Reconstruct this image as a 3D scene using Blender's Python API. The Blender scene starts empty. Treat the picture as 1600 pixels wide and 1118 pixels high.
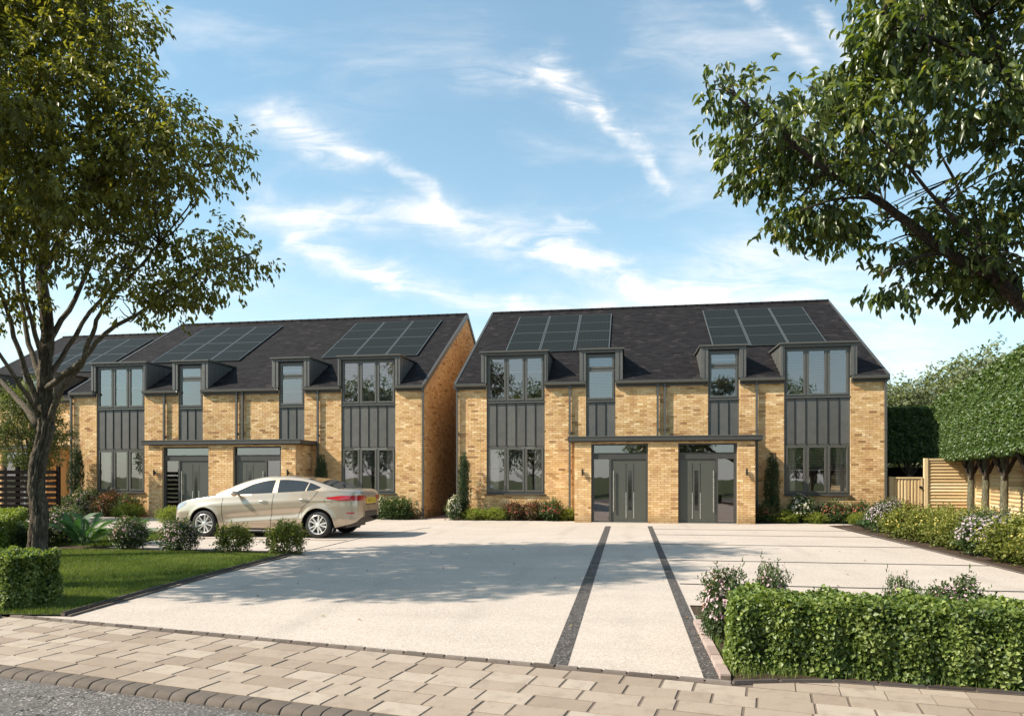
import bpy, math, random
import numpy as np
from math import sin, cos, pi, sqrt, atan, radians, atan2, exp
from mathutils import Vector, Matrix
random.seed(7); RNG = np.random.default_rng(11)
S = bpy.context.scene
COL = S.collection
# ---------------------------------------------------------------- camera
YAW = atan(183 / 1115.0)
EYE = 1.5
cd = bpy.data.cameras.new('camera'); cam = bpy.data.objects.new('camera', cd); COL.objects.link(cam)
cam.location = (0, 0, EYE); cam.rotation_euler = (radians(90), 0, YAW)
cd.sensor_width = 36; cd.lens = 36 * 1115 / 1600.0; cd.shift_y = (745 - 559) / 1600.0
cd.clip_start = 0.05; cd.clip_end = 3000
S.camera = cam
# ---------------------------------------------------------------- light
SUNV = Vector((1, .42, -.92)).normalized()      # the way the sunlight travels
sd = bpy.data.lights.new('sun', 'SUN'); sd.energy = 4.9; sd.angle = radians(.5); sd.color = (1, .90, .77)
sun = bpy.data.objects.new('sun', sd); COL.objects.link(sun); sun.location = (-20, -10, 25)
sun.rotation_euler = SUNV.to_track_quat('-Z', 'Y').to_euler()
W = bpy.data.worlds.new('World'); S.world = W; W.use_nodes = True
S.view_settings.view_transform = 'Standard'; S.view_settings.look = 'None'
S.view_settings.gamma = 1; S.view_settings.use_curve_mapping = False; S.view_settings.exposure = 0.92
S.cycles.max_bounces = 8; S.cycles.transparent_max_bounces = 12; S.cycles.caustics_reflective = False; S.cycles.caustics_refractive = False


class NT:
    """small node tree writer"""
    def __init__(s, tree): s.t = tree; s.n = tree.nodes; s.l = tree.links
    def node(s, typ, **kw):
        n = s.n.new(typ)
        for k, v in kw.items():
            if k.startswith('i_'):
                n.inputs[int(k[2:]) if k[2:].isdigit() else k[2:].replace('_', ' ')].default_value = v
            else: setattr(n, k, v)
        return n
    def link(s, a, b): s.l.new(a, b)
    def put(s, v, sock):
        if hasattr(v, 'is_output') or hasattr(v, 'links'): s.l.new(v, sock)
        else: sock.default_value = v
    def math(s, op, a, b=0.0, c=0.0, clamp=False):
        n = s.n.new('ShaderNodeMath'); n.operation = op; n.use_clamp = clamp
        s.put(a, n.inputs[0]); s.put(b, n.inputs[1]); s.put(c, n.inputs[2]); return n.outputs[0]
    def mix(s, f, a, b, typ='RGBA', blend='MIX'):
        n = s.n.new('ShaderNodeMix'); n.data_type = typ; n.blend_type = blend
        o = 6 if typ == 'RGBA' else 2
        s.put(f, n.inputs[0]); s.put(a, n.inputs[o]); s.put(b, n.inputs[o + 1]); return n.outputs[2 if typ == 'RGBA' else 0]
    def ramp(s, f, stops):
        n = s.n.new('ShaderNodeValToRGB'); s.put(f, n.inputs[0]); e = n.color_ramp.elements
        while len(e) > 1: e.remove(e[-1])
        e[0].position = stops[0][0]; e[0].color = (*stops[0][1], 1)
        for p, c in stops[1:]:
            k = e.new(p); k.color = (*c, 1)
        return n.outputs[0]
    def smooth(s, v, a, b):
        n = s.n.new('ShaderNodeMapRange'); n.interpolation_type = 'SMOOTHSTEP'; s.put(v, n.inputs[0])
        n.inputs[1].default_value = a; n.inputs[2].default_value = b; return n.outputs[0]
    def noise(s, vec, scale, detail=3, rough=.5, dist=0.0, out=0):
        n = s.n.new('ShaderNodeTexNoise'); n.inputs['Scale'].default_value = scale; n.inputs['Detail'].default_value = detail
        n.inputs['Roughness'].default_value = rough; n.inputs['Distortion'].default_value = dist
        if vec is not None: s.l.new(vec, n.inputs['Vector'])
        return n.outputs[out]
    def mapping(s, vec, scale=(1, 1, 1), rot=(0, 0, 0), loc=(0, 0, 0)):
        n = s.n.new('ShaderNodeMapping'); s.l.new(vec, n.inputs[0]); n.inputs['Scale'].default_value = scale
        n.inputs['Rotation'].default_value = rot; n.inputs['Location'].default_value = loc; return n.outputs[0]


# ---- sky: physical daylight sky with thin cirrus
w = NT(W.node_tree); W.node_tree.nodes.clear()
sky = w.node('ShaderNodeTexSky', sky_type='NISHITA', sun_disc=False)
sky.sun_elevation = math.asin(-SUNV.z); sky.sun_rotation = atan2(-SUNV.x, -SUNV.y)
sky.air_density = 1.0; sky.dust_density = .7; sky.ozone_density = 1.6; sky.altitude = 0
tc = w.node('ShaderNodeTexCoord').outputs['Generated']
sep = w.node('ShaderNodeSeparateXYZ'); w.link(tc, sep.inputs[0]); dx, dy, dz = sep.outputs
fw = w.math('ADD', w.math('MULTIPLY', dx, -sin(YAW)), w.math('MULTIPLY', dy, cos(YAW)))
lt = w.math('ADD', w.math('MULTIPLY', dx, cos(YAW)), w.math('MULTIPLY', dy, sin(YAW)))
afw = w.math('MAXIMUM', w.math('ABSOLUTE', fw), .12)
ga = w.math('DIVIDE', lt, afw); gb = w.math('DIVIDE', dz, afw)
cmb = w.node('ShaderNodeCombineXYZ'); w.link(ga, cmb.inputs[0]); w.link(gb, cmb.inputs[1]); w.link(w.math('MULTIPLY', w.math('SIGN', fw), 3), cmb.inputs[2])
P = cmb.outputs[0]
ns = w.noise(P, 5.5, 5, .6, out=1)
nsep = w.node('ShaderNodeSeparateXYZ'); w.link(ns, nsep.inputs[0])
wx = w.math('ADD', ga, w.math('MULTIPLY', w.math('SUBTRACT', nsep.outputs[0], .5), .16))
wy = w.math('ADD', gb, w.math('MULTIPLY', w.math('SUBTRACT', nsep.outputs[1], .5), .12))
def streak(p, q, wd, amp):
    (x0, y0), (x1, y1) = [((a - 800) / 1115., (745 - b) / 1115.) for a, b in (p, q)]
    wd /= 1350.; ex, ey = x1 - x0, y1 - y0; L2 = ex * ex + ey * ey
    t = w.math('DIVIDE', w.math('ADD', w.math('MULTIPLY', w.math('SUBTRACT', wx, x0), ex), w.math('MULTIPLY', w.math('SUBTRACT', wy, y0), ey)), L2, clamp=True)
    ddx = w.math('SUBTRACT', wx, w.math('MULTIPLY_ADD', t, ex, x0)); ddy = w.math('SUBTRACT', wy, w.math('MULTIPLY_ADD', t, ey, y0))
    d = w.math('ADD', w.math('MULTIPLY', ddx, ddx), w.math('MULTIPLY', ddy, ddy))
    return w.math('MULTIPLY', w.math('EXPONENT', w.math('MULTIPLY', d, -1 / (wd * wd))), amp * .9)
acc = 0.0
for p, q, wd, am in [((400, 180), (530, 235), 34, .75), ((530, 235), (680, 300), 14, .5), ((730, 120), (860, 105), 30, .4), ((850, 105), (935, 160), 24, .8),
                     ((935, 160), (1030, 285), 15, .6), ((420, 330), (490, 365), 34, .6), ((500, 350), (690, 335), 34, .6), ((680, 340), (860, 400), 38, .65),
                     ((850, 395), (1110, 480), 26, .95), ((480, 400), (620, 450), 20, .85), ((620, 440), (800, 490), 26, .6), ((780, 470), (1010, 500), 22, .6),
                     ((1170, 0), (1260, 110), 20, .45), ((1290, 20), (1350, 90), 20, .5), ((1040, 60), (1220, 190), 60, .22), ((1130, 430), (1420, 560), 80, .6),
                     ((1180, 380), (1500, 470), 40, .35), ((860, 360), (930, 372), 9, .5), ((40, 520), (230, 560), 60, .5), ((560, 130), (700, 60), 80, .12)]:
    acc = w.math('ADD', acc, streak(p, q, wd, am))
fine = w.noise(w.mapping(P, (7, 30, 1), (0, 0, radians(24))), 1.0, 8, .66, .9)
fine2 = w.noise(w.mapping(P, (2.2, 7, 1), (0, 0, radians(20))), 1.0, 6, .6, .3)
cl = w.math('MULTIPLY', acc, w.math('MULTIPLY_ADD', w.smooth(fine, .30, .68), 1.15, .08))
cl = w.math('MULTIPLY', cl, w.smooth(fw, 0.0, .25))
cl = w.math('ADD', cl, w.math('MULTIPLY', w.smooth(fine2, .45, .78), w.math('MULTIPLY_ADD', w.smooth(fw, .25, -.25), .25, .58)), clamp=True)  # denser cloud added behind the camera to warm the fill light
elev = w.math('MAXIMUM', dz, 0.0)
hz = w.math('EXPONENT', w.math('MULTIPLY', elev, -6.2))
hz2 = w.math('MULTIPLY', hz, w.math('MULTIPLY_ADD', w.smooth(w.noise(P, 2.4, 4), .3, .75), .35, .66))
skyc = w.mix(1.0, sky.outputs[0], (1.02, 1.42, 1.30, 1), blend='MULTIPLY')
skyc = w.mix(.10, skyc, (6, 6.6, 7, 1))
skyc = w.mix(hz2, skyc, (6.9, 6.95, 6.8, 1))
skyc = w.mix(cl, skyc, (7.1, 6.95, 6.8, 1))
bg = w.node('ShaderNodeBackground'); w.link(skyc, bg.inputs[0]); bg.inputs[1].default_value = .090
wo = w.node('ShaderNodeOutputWorld'); w.link(bg.outputs[0], wo.inputs[0])

# ---------------------------------------------------------------- helpers
def tag(o, label=None, cat=None, group=None, kind=None, category=None):
    cat = cat or category
    if label: o['label'] = label
    if cat: o['category'] = cat
    if group: o['group'] = group
    if kind: o['kind'] = kind
    return o
def empty(name, loc=(0, 0, 0), rz=0, **kw):
    o = bpy.data.objects.new(name, None); COL.objects.link(o); o.location = loc; o.rotation_euler = (0, 0, rz); o.empty_display_size = .2
    return tag(o, **kw)
def link(name, me, parent=None, loc=None, **kw):
    o = bpy.data.objects.new(name, me); COL.objects.link(o)
    if parent: o.parent = parent
    if loc is not None: o.location = loc
    return tag(o, **kw)
KIDS = {}
def copy_tree(o, parent=None, skip=()):
    c = o.copy(); COL.objects.link(c)
    if parent is not None: c.parent = parent
    for ch in list(o.children):
        if ch.name.split('.')[0] in skip: continue
        copy_tree(ch, c, skip)
    return c

class MB:
    def __init__(s): s.V = []; s.F = []; s.T = []; s.M = []
    def face(s, pts, tone=.5, m=0):
        k = len(s.V); s.V.extend(pts); s.F.append(tuple(range(k, k + len(pts)))); s.T.append(tone); s.M.append(m)
    def box(s, x0, x1, y0, y1, z0, z1, tone=.5, m=0, back=True):
        k = len(s.V)
        s.V.extend([(x0, y0, z0), (x1, y0, z0), (x1, y1, z0), (x0, y1, z0), (x0, y0, z1), (x1, y0, z1), (x1, y1, z1), (x0, y1, z1)])
        fs = [(0, 1, 5, 4), (1, 2, 6, 5), (3, 0, 4, 7), (4, 5, 6, 7), (3, 2, 1, 0)]
        if back: fs.append((2, 3, 7, 6))
        for f in fs: s.F.append(tuple(k + i for i in f)); s.T.append(tone); s.M.append(m)
        return s
    def hexa(s, p8, tone=.5, m=0):
        k = len(s.V); s.V.extend(p8)
        for f in [(0, 1, 5, 4), (1, 2, 6, 5), (2, 3, 7, 6), (3, 0, 4, 7), (4, 5, 6, 7), (3, 2, 1, 0)]:
            s.F.append(tuple(k + i for i in f)); s.T.append(tone); s.M.append(m)
        return s
    def prism(s, poly, z0, z1, tone=.5, m=0):
        n = len(poly); k = len(s.V)
        s.V.extend([(*p, z0) for p in poly]); s.V.extend([(*p, z1) for p in poly])
        s.F.append(tuple(range(k + n, k + 2 * n))); s.F.append(tuple(range(k + n - 1, k - 1, -1)))
        for i in range(n):
            j = (i + 1) % n; s.F.append((k + i, k + j, k + n + j, k + n + i))
        for _ in range(n + 2): s.T.append(tone); s.M.append(m)
        return s
    def tube(s, pts, rad, n=8, tone=.5, m=0, caps=True, wob=0.0):
        pts = [Vector(p) for p in pts]
        if not hasattr(rad, '__len__'): rad = [rad] * len(pts)
        k = len(s.V); up = Vector((0, 0, 1)); a = None
        for i, p in enumerate(pts):
            t = (pts[min(i + 1, len(pts) - 1)] - pts[max(i - 1, 0)])
            if t.length < 1e-9: t = Vector((0, 0, 1))
            t.normalize()
            if a is None:
                a = t.orthogonal().normalized()
            else:
                a = (a - t * a.dot(t)); a = a.normalized() if a.length > 1e-6 else t.orthogonal().normalized()
            b = t.cross(a)
            for j in range(n):
                th = 2 * pi * j / n; r = rad[i] * (1 + (wob * (random.random() - .5) if wob else 0))
                s.V.append(tuple(p + (a * cos(th) + b * sin(th)) * r))
        for i in range(len(pts) - 1):
            for j in range(n):
                jj = (j + 1) % n
                s.F.append((k + i * n + j, k + i * n + jj, k + (i + 1) * n + jj, k + (i + 1) * n + j)); s.T.append(tone); s.M.append(m)
        if caps:
            s.F.append(tuple(k + j for j in range(n - 1, -1, -1))); s.F.append(tuple(k + (len(pts) - 1) * n + j for j in range(n)))
            s.T += [tone, tone]; s.M += [m, m]
        return s
    def grid(s, rows, tone=.5, m=0, flip=False):
        k = len(s.V); nr = len(rows); nc = len(rows[0])
        for r in rows: s.V.extend([tuple(p) for p in r])
        for i in range(nr - 1):
            for j in range(nc - 1):
                f = (k + i * nc + j, k + i * nc + j + 1, k + (i + 1) * nc + j + 1, k + (i + 1) * nc + j)
                s.F.append(f[::-1] if flip else f); s.T.append(tone); s.M.append(m)
        return s
    def lathe(s, prof, c, axis='y', n=32, tone=.5, m=0):
        k = len(s.V)
        for r, h in prof:
            for j in range(n):
                t = 2 * pi * j / n
                if axis == 'y': s.V.append((c[0] + r * cos(t), c[1] + h, c[2] + r * sin(t)))
                else: s.V.append((c[0] + r * cos(t), c[1] + r * sin(t), c[2] + h))
        for i in range(len(prof) - 1):
            for j in range(n):
                jj = (j + 1) % n; f = (k + i * n + j, k + i * n + jj, k + (i + 1) * n + jj, k + (i + 1) * n + j)
                s.F.append(f); s.T.append(tone); s.M.append(m)
        return s
    def mesh(s, name, mats, smooth=False, autos=None):
        me = bpy.data.meshes.new(name); me.from_pydata(s.V, [], s.F)
        for mm in (mats if isinstance(mats, (list, tuple)) else [mats]): me.materials.append(mm)
        if any(s.M): me.polygons.foreach_set('material_index', s.M)
        at = me.attributes.new('tone', 'FLOAT', 'FACE'); at.data.foreach_set('value', np.array(s.T, dtype=np.float32))
        if smooth: me.polygons.foreach_set('use_smooth', [True] * len(s.F))
        me.update()
        if autos is not None:
            me.set_sharp_from_angle(angle=radians(autos))
        return me
    def build(s, name, mats, parent=None, smooth=False, autos=None, loc=None, **kw):
        return link(name, s.mesh(name, mats, smooth, autos), parent, loc, **kw)

def npmesh(name, V, F, tone, mat, smooth=False):
    """V (n,3), F (m,k) constant k"""
    me = bpy.data.meshes.new(name); n = len(V); m, k = F.shape
    me.vertices.add(n); me.vertices.foreach_set('co', V.astype(np.float32).ravel())
    me.loops.add(m * k); me.loops.foreach_set('vertex_index', F.astype(np.int32).ravel())
    me.polygons.add(m); me.polygons.foreach_set('loop_start', np.arange(0, m * k, k, dtype=np.int32))
    me.polygons.foreach_set('loop_total', np.full(m, k, dtype=np.int32))
    me.materials.append(mat)
    at = me.attributes.new('tone', 'FLOAT', 'FACE'); at.data.foreach_set('value', tone.astype(np.float32))
    if smooth: me.polygons.foreach_set('use_smooth', np.ones(m, dtype=bool))
    me.update(calc_edges=True); return me

def unit(a): return a / np.maximum(np.linalg.norm(a, axis=-1, keepdims=True), 1e-9)

def leaves(name, P, D, N, L, wr, tone, mat, detail=True, fold=.18):
    """one folded leaf blade per point: P base, D along, N face normal, L length"""
    n = len(P); D = unit(D); B = unit(np.cross(D, N)); N = np.cross(B, D)
    L = np.broadcast_to(np.asarray(L, float), (n,))[:, None]; Wd = L * wr
    if detail:
        base = P; l = P + D * L * .42 - B * Wd * .5 + N * L * fold; r = P + D * L * .42 + B * Wd * .5 + N * L * fold
        tip = P + D * L - N * L * fold * .6; mid = P + D * L * .5
        l2 = P + D * L * .75 - B * Wd * .33 + N * L * fold * .4; r2 = P + D * L * .75 + B * Wd * .33 + N * L * fold * .4
        V = np.stack([base, l, mid, r, l2, tip, r2], 1).reshape(-1, 3)
        f = np.array([[0, 2, 1], [0, 3, 2], [1, 2, 4], [4, 2, 5], [2, 3, 6], [2, 6, 5]])
        F = (np.arange(n)[:, None, None] * 7 + f[None]).reshape(-1, 3); T = np.repeat(tone, 6)
    else:
        l = P + D * L * .45 - B * Wd * .5 + N * L * fold; r = P + D * L * .45 + B * Wd * .5 + N * L * fold; tip = P + D * L
        V = np.stack([P, l, tip, r], 1).reshape(-1, 3); f = np.array([[0, 2, 1], [0, 3, 2]])
        F = (np.arange(n)[:, None, None] * 4 + f[None]).reshape(-1, 3); T = np.repeat(tone, 2)
    return npmesh(name, V, F, T, mat)

def rdir(n): return unit(RNG.normal(size=(n, 3)))

# ---------------------------------------------------------------- materials
MATS = {}
def new_mat(name):
    m = bpy.data.materials.new(name); m.use_nodes = True; m.node_tree.nodes.clear(); t = NT(m.node_tree)
    o = t.node('ShaderNodeOutputMaterial'); MATS[name] = m; return m, t, o
def pbr(t, o, col, rough=.6, metal=0.0, bump=None, bs=.3, bd=.01, spec=.5, coat=0.0):
    p = t.node('ShaderNodeBsdfPrincipled'); t.put(col, p.inputs['Base Color']); t.put(rough, p.inputs['Roughness'])
    p.inputs['Metallic'].default_value = metal; p.inputs['Specular IOR Level'].default_value = spec; p.inputs['Coat Weight'].default_value = coat
    if coat: p.inputs['Coat Roughness'].default_value = .03
    if bump is not None:
        b = t.node('ShaderNodeBump'); b.inputs['Strength'].default_value = bs; b.inputs['Distance'].default_value = bd
        t.link(bump, b.inputs['Height']); t.link(b.outputs[0], p.inputs['Normal'])
    t.link(p.outputs[0], o.inputs[0]); return p
def attr(t, n='tone'):
    return t.node('ShaderNodeAttribute', attribute_name=n).outputs['Fac']
def geo(t): return t.node('ShaderNodeNewGeometry').outputs['Position']
def obc(t): return t.node('ShaderNodeTexCoord').outputs['Object']
def rgb(*c): return (*c, 1)

def m_simple(name, c, rough=.6, metal=0.0, var=.12, ns=8, spec=.5, coat=0, bumps=0.0, bscale=60):
    m, t, o = new_mat(name); g = geo(t)
    n = t.noise(g, ns, 5, .6); k = t.math('MULTIPLY_ADD', t.math('SUBTRACT', n, .5), 2 * var, 1.0)
    k = t.math('MULTIPLY', k, t.math('MULTIPLY_ADD', t.math('SUBTRACT', attr(t), .5), .25, 1.0))
    cc = t.node('ShaderNodeVectorMath', operation='SCALE'); cc.inputs[0].default_value = c; t.link(k, cc.inputs['Scale'])
    bm = t.noise(g, bscale, 3) if bumps else None
    r = t.math('ADD', t.math('MULTIPLY', t.math('SUBTRACT', n, .5), .25), rough, clamp=True)
    pbr(t, o, cc.outputs[0], r, metal, bm, bumps, .01, spec, coat); return m

M_grey = m_simple('grey_aluminium', (.049, .047, .042), .46, .0, .10, 3)
M_greyl = m_simple('grey_frame', (.080, .078, .069), .42, 0, .08, 3)
M_zinc = m_simple('zinc_cladding', (.098, .096, .089), .52, .2, .24, 5, bumps=.05, bscale=14)
M_door = m_simple('door_grey', (.066, .068, .056), .4, 0, .06, 4)
M_steel = m_simple('steel', (.62, .61, .58), .28, 1.0, .05)
M_black = m_simple('black', (.012, .012, .013), .4)
M_soil = m_simple('soil', (.055, .036, .024), .95, 0, .5, 22, .2, bumps=.8, bscale=40)
M_room = m_simple('room_wall', (.30, .27, .24), .9, 0, .05, 1)
M_blind = m_simple('blind', (.86, .83, .80), .6, 0, .03)
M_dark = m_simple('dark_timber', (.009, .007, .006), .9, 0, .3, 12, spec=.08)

def m_brick(name, mul=1.0):
    m, t, o = new_mat(name); g = geo(t); a = attr(t)
    c = t.ramp(a, [(0, (.24, .125, .06)), (.10, (.38, .215, .09)), (.22, (.53, .325, .130)), (.55, (.62, .405, .195)), (.85, (.71, .500, .275)), (1, (.78, .60, .34))])
    n = t.noise(g, 28, 4, .65); n2 = t.noise(g, 140, 3, .6)
    c = t.mix(t.smooth(n, .56, .78), c, rgb(.28, .17, .09)); c = t.mix(t.math('MULTIPLY', t.smooth(n2, .55, .8), .5), c, rgb(.74, .60, .42))
    big = t.math('MULTIPLY_ADD', t.noise(g, .9, 4), .45, .78)
    c = t.mix(t.math('MULTIPLY', t.smooth(t.noise(g, 3.2, 3), .50, .64), .5), c, rgb(.46, .25, .125))
    sz = t.node('ShaderNodeSeparateXYZ'); t.link(g, sz.inputs[0])                     # splash dirt at the foot of the walls
    big = t.math('MULTIPLY', big, t.math('SUBTRACT', 1.0, t.math('MULTIPLY', t.smooth(t.math('ADD', sz.outputs[2], t.math('MULTIPLY', t.noise(g, 3, 4), -.35)), .22, -.12), .4)))
    v = t.node('ShaderNodeVectorMath', operation='SCALE'); t.link(c, v.inputs[0]); t.link(big, v.inputs['Scale'])
    pbr(t, o, v.outputs[0], .88, 0, t.noise(g, 90, 5, .7), .55, .006, .25); return m
M_brick = m_brick('buff_brick')
def m_mortar():
    m, t, o = new_mat('mortar'); g = geo(t)
    c = t.ramp(t.noise(g, 30, 4), [(.3, (.40, .29, .17)), (.7, (.56, .43, .27))]); pbr(t, o, c, .95, 0, t.noise(g, 200, 2), .3, .004, .2); return m
M_mortar = m_mortar()
def m_slate():
    m, t, o = new_mat('slate'); g = geo(t); a = attr(t)
    c = t.ramp(a, [(0, (.006, .0055, .006)), (.5, (.013, .012, .013)), (.85, (.021, .018, .018)), (1, (.036, .030, .028))])
    c = t.mix(t.math('MULTIPLY', t.noise(g, 6, 5), .7), c, rgb(.015, .013, .014))
    pbr(t, o, c, .8, 0, t.noise(g, 60, 4), .4, .006, .12); return m
M_slate = m_slate()
def m_cell():
    m, t, o = new_mat('solar_cells'); oc = obc(t)
    s = t.node('ShaderNodeSeparateXYZ'); t.link(oc, s.inputs[0])
    gx = t.math('PINGPONG', t.math('ADD', s.outputs[0], 10), .0565); gy = t.math('PINGPONG', t.math('ADD', s.outputs[1], 10), .055)
    ln = t.math('MAXIMUM', t.math('LESS_THAN', gx, .0045), t.math('LESS_THAN', gy, .0035))
    c = t.mix(ln, rgb(.011, .013, .012), rgb(.036, .041, .038))
    pbr(t, o, c, .5, 0, None, spec=.06); return m
M_cell = m_cell()
def m_glass():
    m, t, o = new_mat('window_glass')
    tr = t.node('ShaderNodeBsdfTransparent'); tr.inputs[0].default_value = (.90, .90, .90, 1)
    gl = t.node('ShaderNodeBsdfGlossy'); gl.inputs[0].default_value = (.96, .90, .92, 1); gl.inputs[1].default_value = .012
    nz = t.noise(geo(t), .9, 2); b = t.node('ShaderNodeBump'); b.inputs['Strength'].default_value = .06; b.inputs['Distance'].default_value = .05; t.link(nz, b.inputs['Height']); t.link(b.outputs[0], gl.inputs['Normal'])
    fr = t.node('ShaderNodeFresnel'); fr.inputs[0].default_value = 1.5
    f = t.math('MULTIPLY_ADD', fr.outputs[0], 1.6, .17, clamp=True)
    mx = t.node('ShaderNodeMixShader'); t.link(f, mx.inputs[0]); t.link(tr.outputs[0], mx.inputs[1]); t.link(gl.outputs[0], mx.inputs[2]); t.link(mx.outputs[0], o.inputs[0]); return m
M_glass = m_glass()
def m_leaf(name, stops, trans=.35, rough=.5, spec=.4):
    m, t, o = new_mat(name); a = attr(t); g = geo(t)
    c = t.ramp(a, stops); k = t.math('MULTIPLY_ADD', t.noise(g, 3.0, 3), .7, .65)
    v = t.node('ShaderNodeVectorMath', operation='SCALE'); t.link(c, v.inputs[0]); t.link(k, v.inputs['Scale'])
    p = t.node('ShaderNodeBsdfPrincipled'); t.link(v.outputs[0], p.inputs['Base Color']); p.inputs['Roughness'].default_value = rough; p.inputs['Specular IOR Level'].default_value = spec
    tl = t.node('ShaderNodeBsdfTranslucent'); c2 = t.mix(1.0, v.outputs[0], rgb(1.25, 1.3, .5), blend='MULTIPLY'); t.link(c2, tl.inputs[0])
    mx = t.node('ShaderNodeMixShader'); mx.inputs[0].default_value = trans; t.link(p.outputs[0], mx.inputs[1]); t.link(tl.outputs[0], mx.inputs[2]); t.link(mx.outputs[0], o.inputs[0]); return m
M_leafL = m_leaf('street_tree_leaves', [(0, (.085, .085, .016)), (.5, (.19, .185, .038)), (.9, (.32, .30, .07)), (1, (.40, .32, .09))], .48, .40)
M_leafR = m_leaf('tree_leaves', [(0, (.040, .062, .016)), (.5, (.110, .145, .038)), (.9, (.21, .235, .065)), (1, (.32, .29, .09))], .42, .34, .6)
M_leafT = m_leaf('young_tree_leaves', [(0, (.05, .07, .015)), (1, (.19, .21, .06))], .35)
M_leafH = m_leaf('hedge_leaves', [(0, (.05, .085, .018)), (.5, (.145, .20, .045)), (1, (.31, .36, .11))], .38, .42, .5)
M_leafP = m_leaf('clipped_leaves', [(0, (.035, .065, .018)), (.5, (.09, .145, .042)), (1, (.20, .27, .09))], .38, .35, .6)
M_leafF = m_leaf('far_leaves', [(0, (.08, .095, .055)), (.5, (.17, .19, .105)), (1, (.28, .30, .17))], .4, .7)  # pale grey-green: distance haze put into the leaf colour
M_leafD = m_leaf('dark_shrub_leaves', [(0, (.022, .044, .014)), (.5, (.055, .09, .028)), (1, (.13, .17, .06))], .3, .4)
M_leafY = m_leaf('lime_leaves', [(0, (.09, .13, .02)), (1, (.30, .34, .06))], .35)
M_leafO = m_leaf('olive_leaves', [(0, (.06, .08, .014)), (.6, (.17, .19, .04)), (1, (.34, .33, .09))], .38)
M_leafRd = m_leaf('red_leaves', [(0, (.04, .030, .014)), (.45, (.07, .065, .025)), (.8, (.14, .06, .03)), (1, (.19, .10, .05))], .3)
M_yew = m_leaf('yew_leaves', [(0, (.012, .030, .010)), (.5, (.030, .058, .020)), (1, (.085, .13, .05))], .15)
M_grass = m_leaf('grass_blades', [(0, (.050, .078, .014)), (.5, (.105, .150, .032)), (1, (.23, .26, .08))], .38, .6, .2)
M_fern = m_leaf('fern_leaves', [(0, (.025, .075, .03)), (1, (.09, .20, .08))], .3)
M_pink = m_leaf('pink_petals', [(0, (.50, .26, .36)), (.6, (.66, .46, .52)), (1, (.80, .66, .68))], .3, .7)
M_white = m_leaf('white_petals', [(0, (.55, .48, .38)), (1, (.82, .78, .68))], .3, .7)
M_yel = m_leaf('yellow_petals', [(0, (.55, .42, .07)), (1, (.78, .66, .24))], .3, .7)
M_lav = m_leaf('lavender_petals', [(0, (.30, .23, .28)), (1, (.58, .50, .54))], .3, .7)
M_redf = m_leaf('red_petals', [(0, (.35, .05, .04)), (1, (.60, .18, .14))], .3, .7)
def m_bark(name, c0, c1, sc=1.0):
    m, t, o = new_mat(name); oc = geo(t)
    n = t.noise(t.mapping(oc, (34 * sc, 34 * sc, 7 * sc)), 1, 6, .7, .8); n2 = t.noise(oc, 5, 4)
    c = t.ramp(n, [(.42, c0), (.60, c1)]); c = t.mix(t.math('MULTIPLY', n2, .5), c, rgb(*[x * .65 for x in c1]))
    pbr(t, o, c, .9, 0, n, 1.0, .035, .2); return m
M_bark = m_bark('bark', (.035, .026, .018), (.20, .165, .120)); M_bark2 = m_bark('bark_mossy', (.05, .045, .028), (.20, .185, .12)); M_bark3 = m_bark('bark_dark', (.022, .016, .013), (.10, .075, .06))
def m_wood(name, ax):
    m, t, o = new_mat(name); g = geo(t); a = attr(t)
    sc = (3, 3, 60) if ax == 'h' else (40, 40, 2.5)
    n = t.noise(t.mapping(g, sc), 1, 5, .6, .5); c = t.ramp(a, [(0, (.42, .28, .14)), (.5, (.58, .43, .23)), (1, (.70, .56, .35))])
    c = t.mix(t.math('MULTIPLY', t.smooth(n, .45, .75), .55), c, rgb(.34, .21, .10))
    kn = t.node('ShaderNodeTexVoronoi'); t.link(g, kn.inputs['Vector']); kn.inputs['Scale'].default_value = 3.5
    c = t.mix(t.smooth(kn.outputs['Distance'], .07, .035), c, rgb(.16, .09, .045))
    pbr(t, o, c, .75, 0, n, .3, .006, .25); return m
M_wood = m_wood('pine_boards', 'h'); M_woodv = m_wood('pine_boards_upright', 'v')
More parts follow.
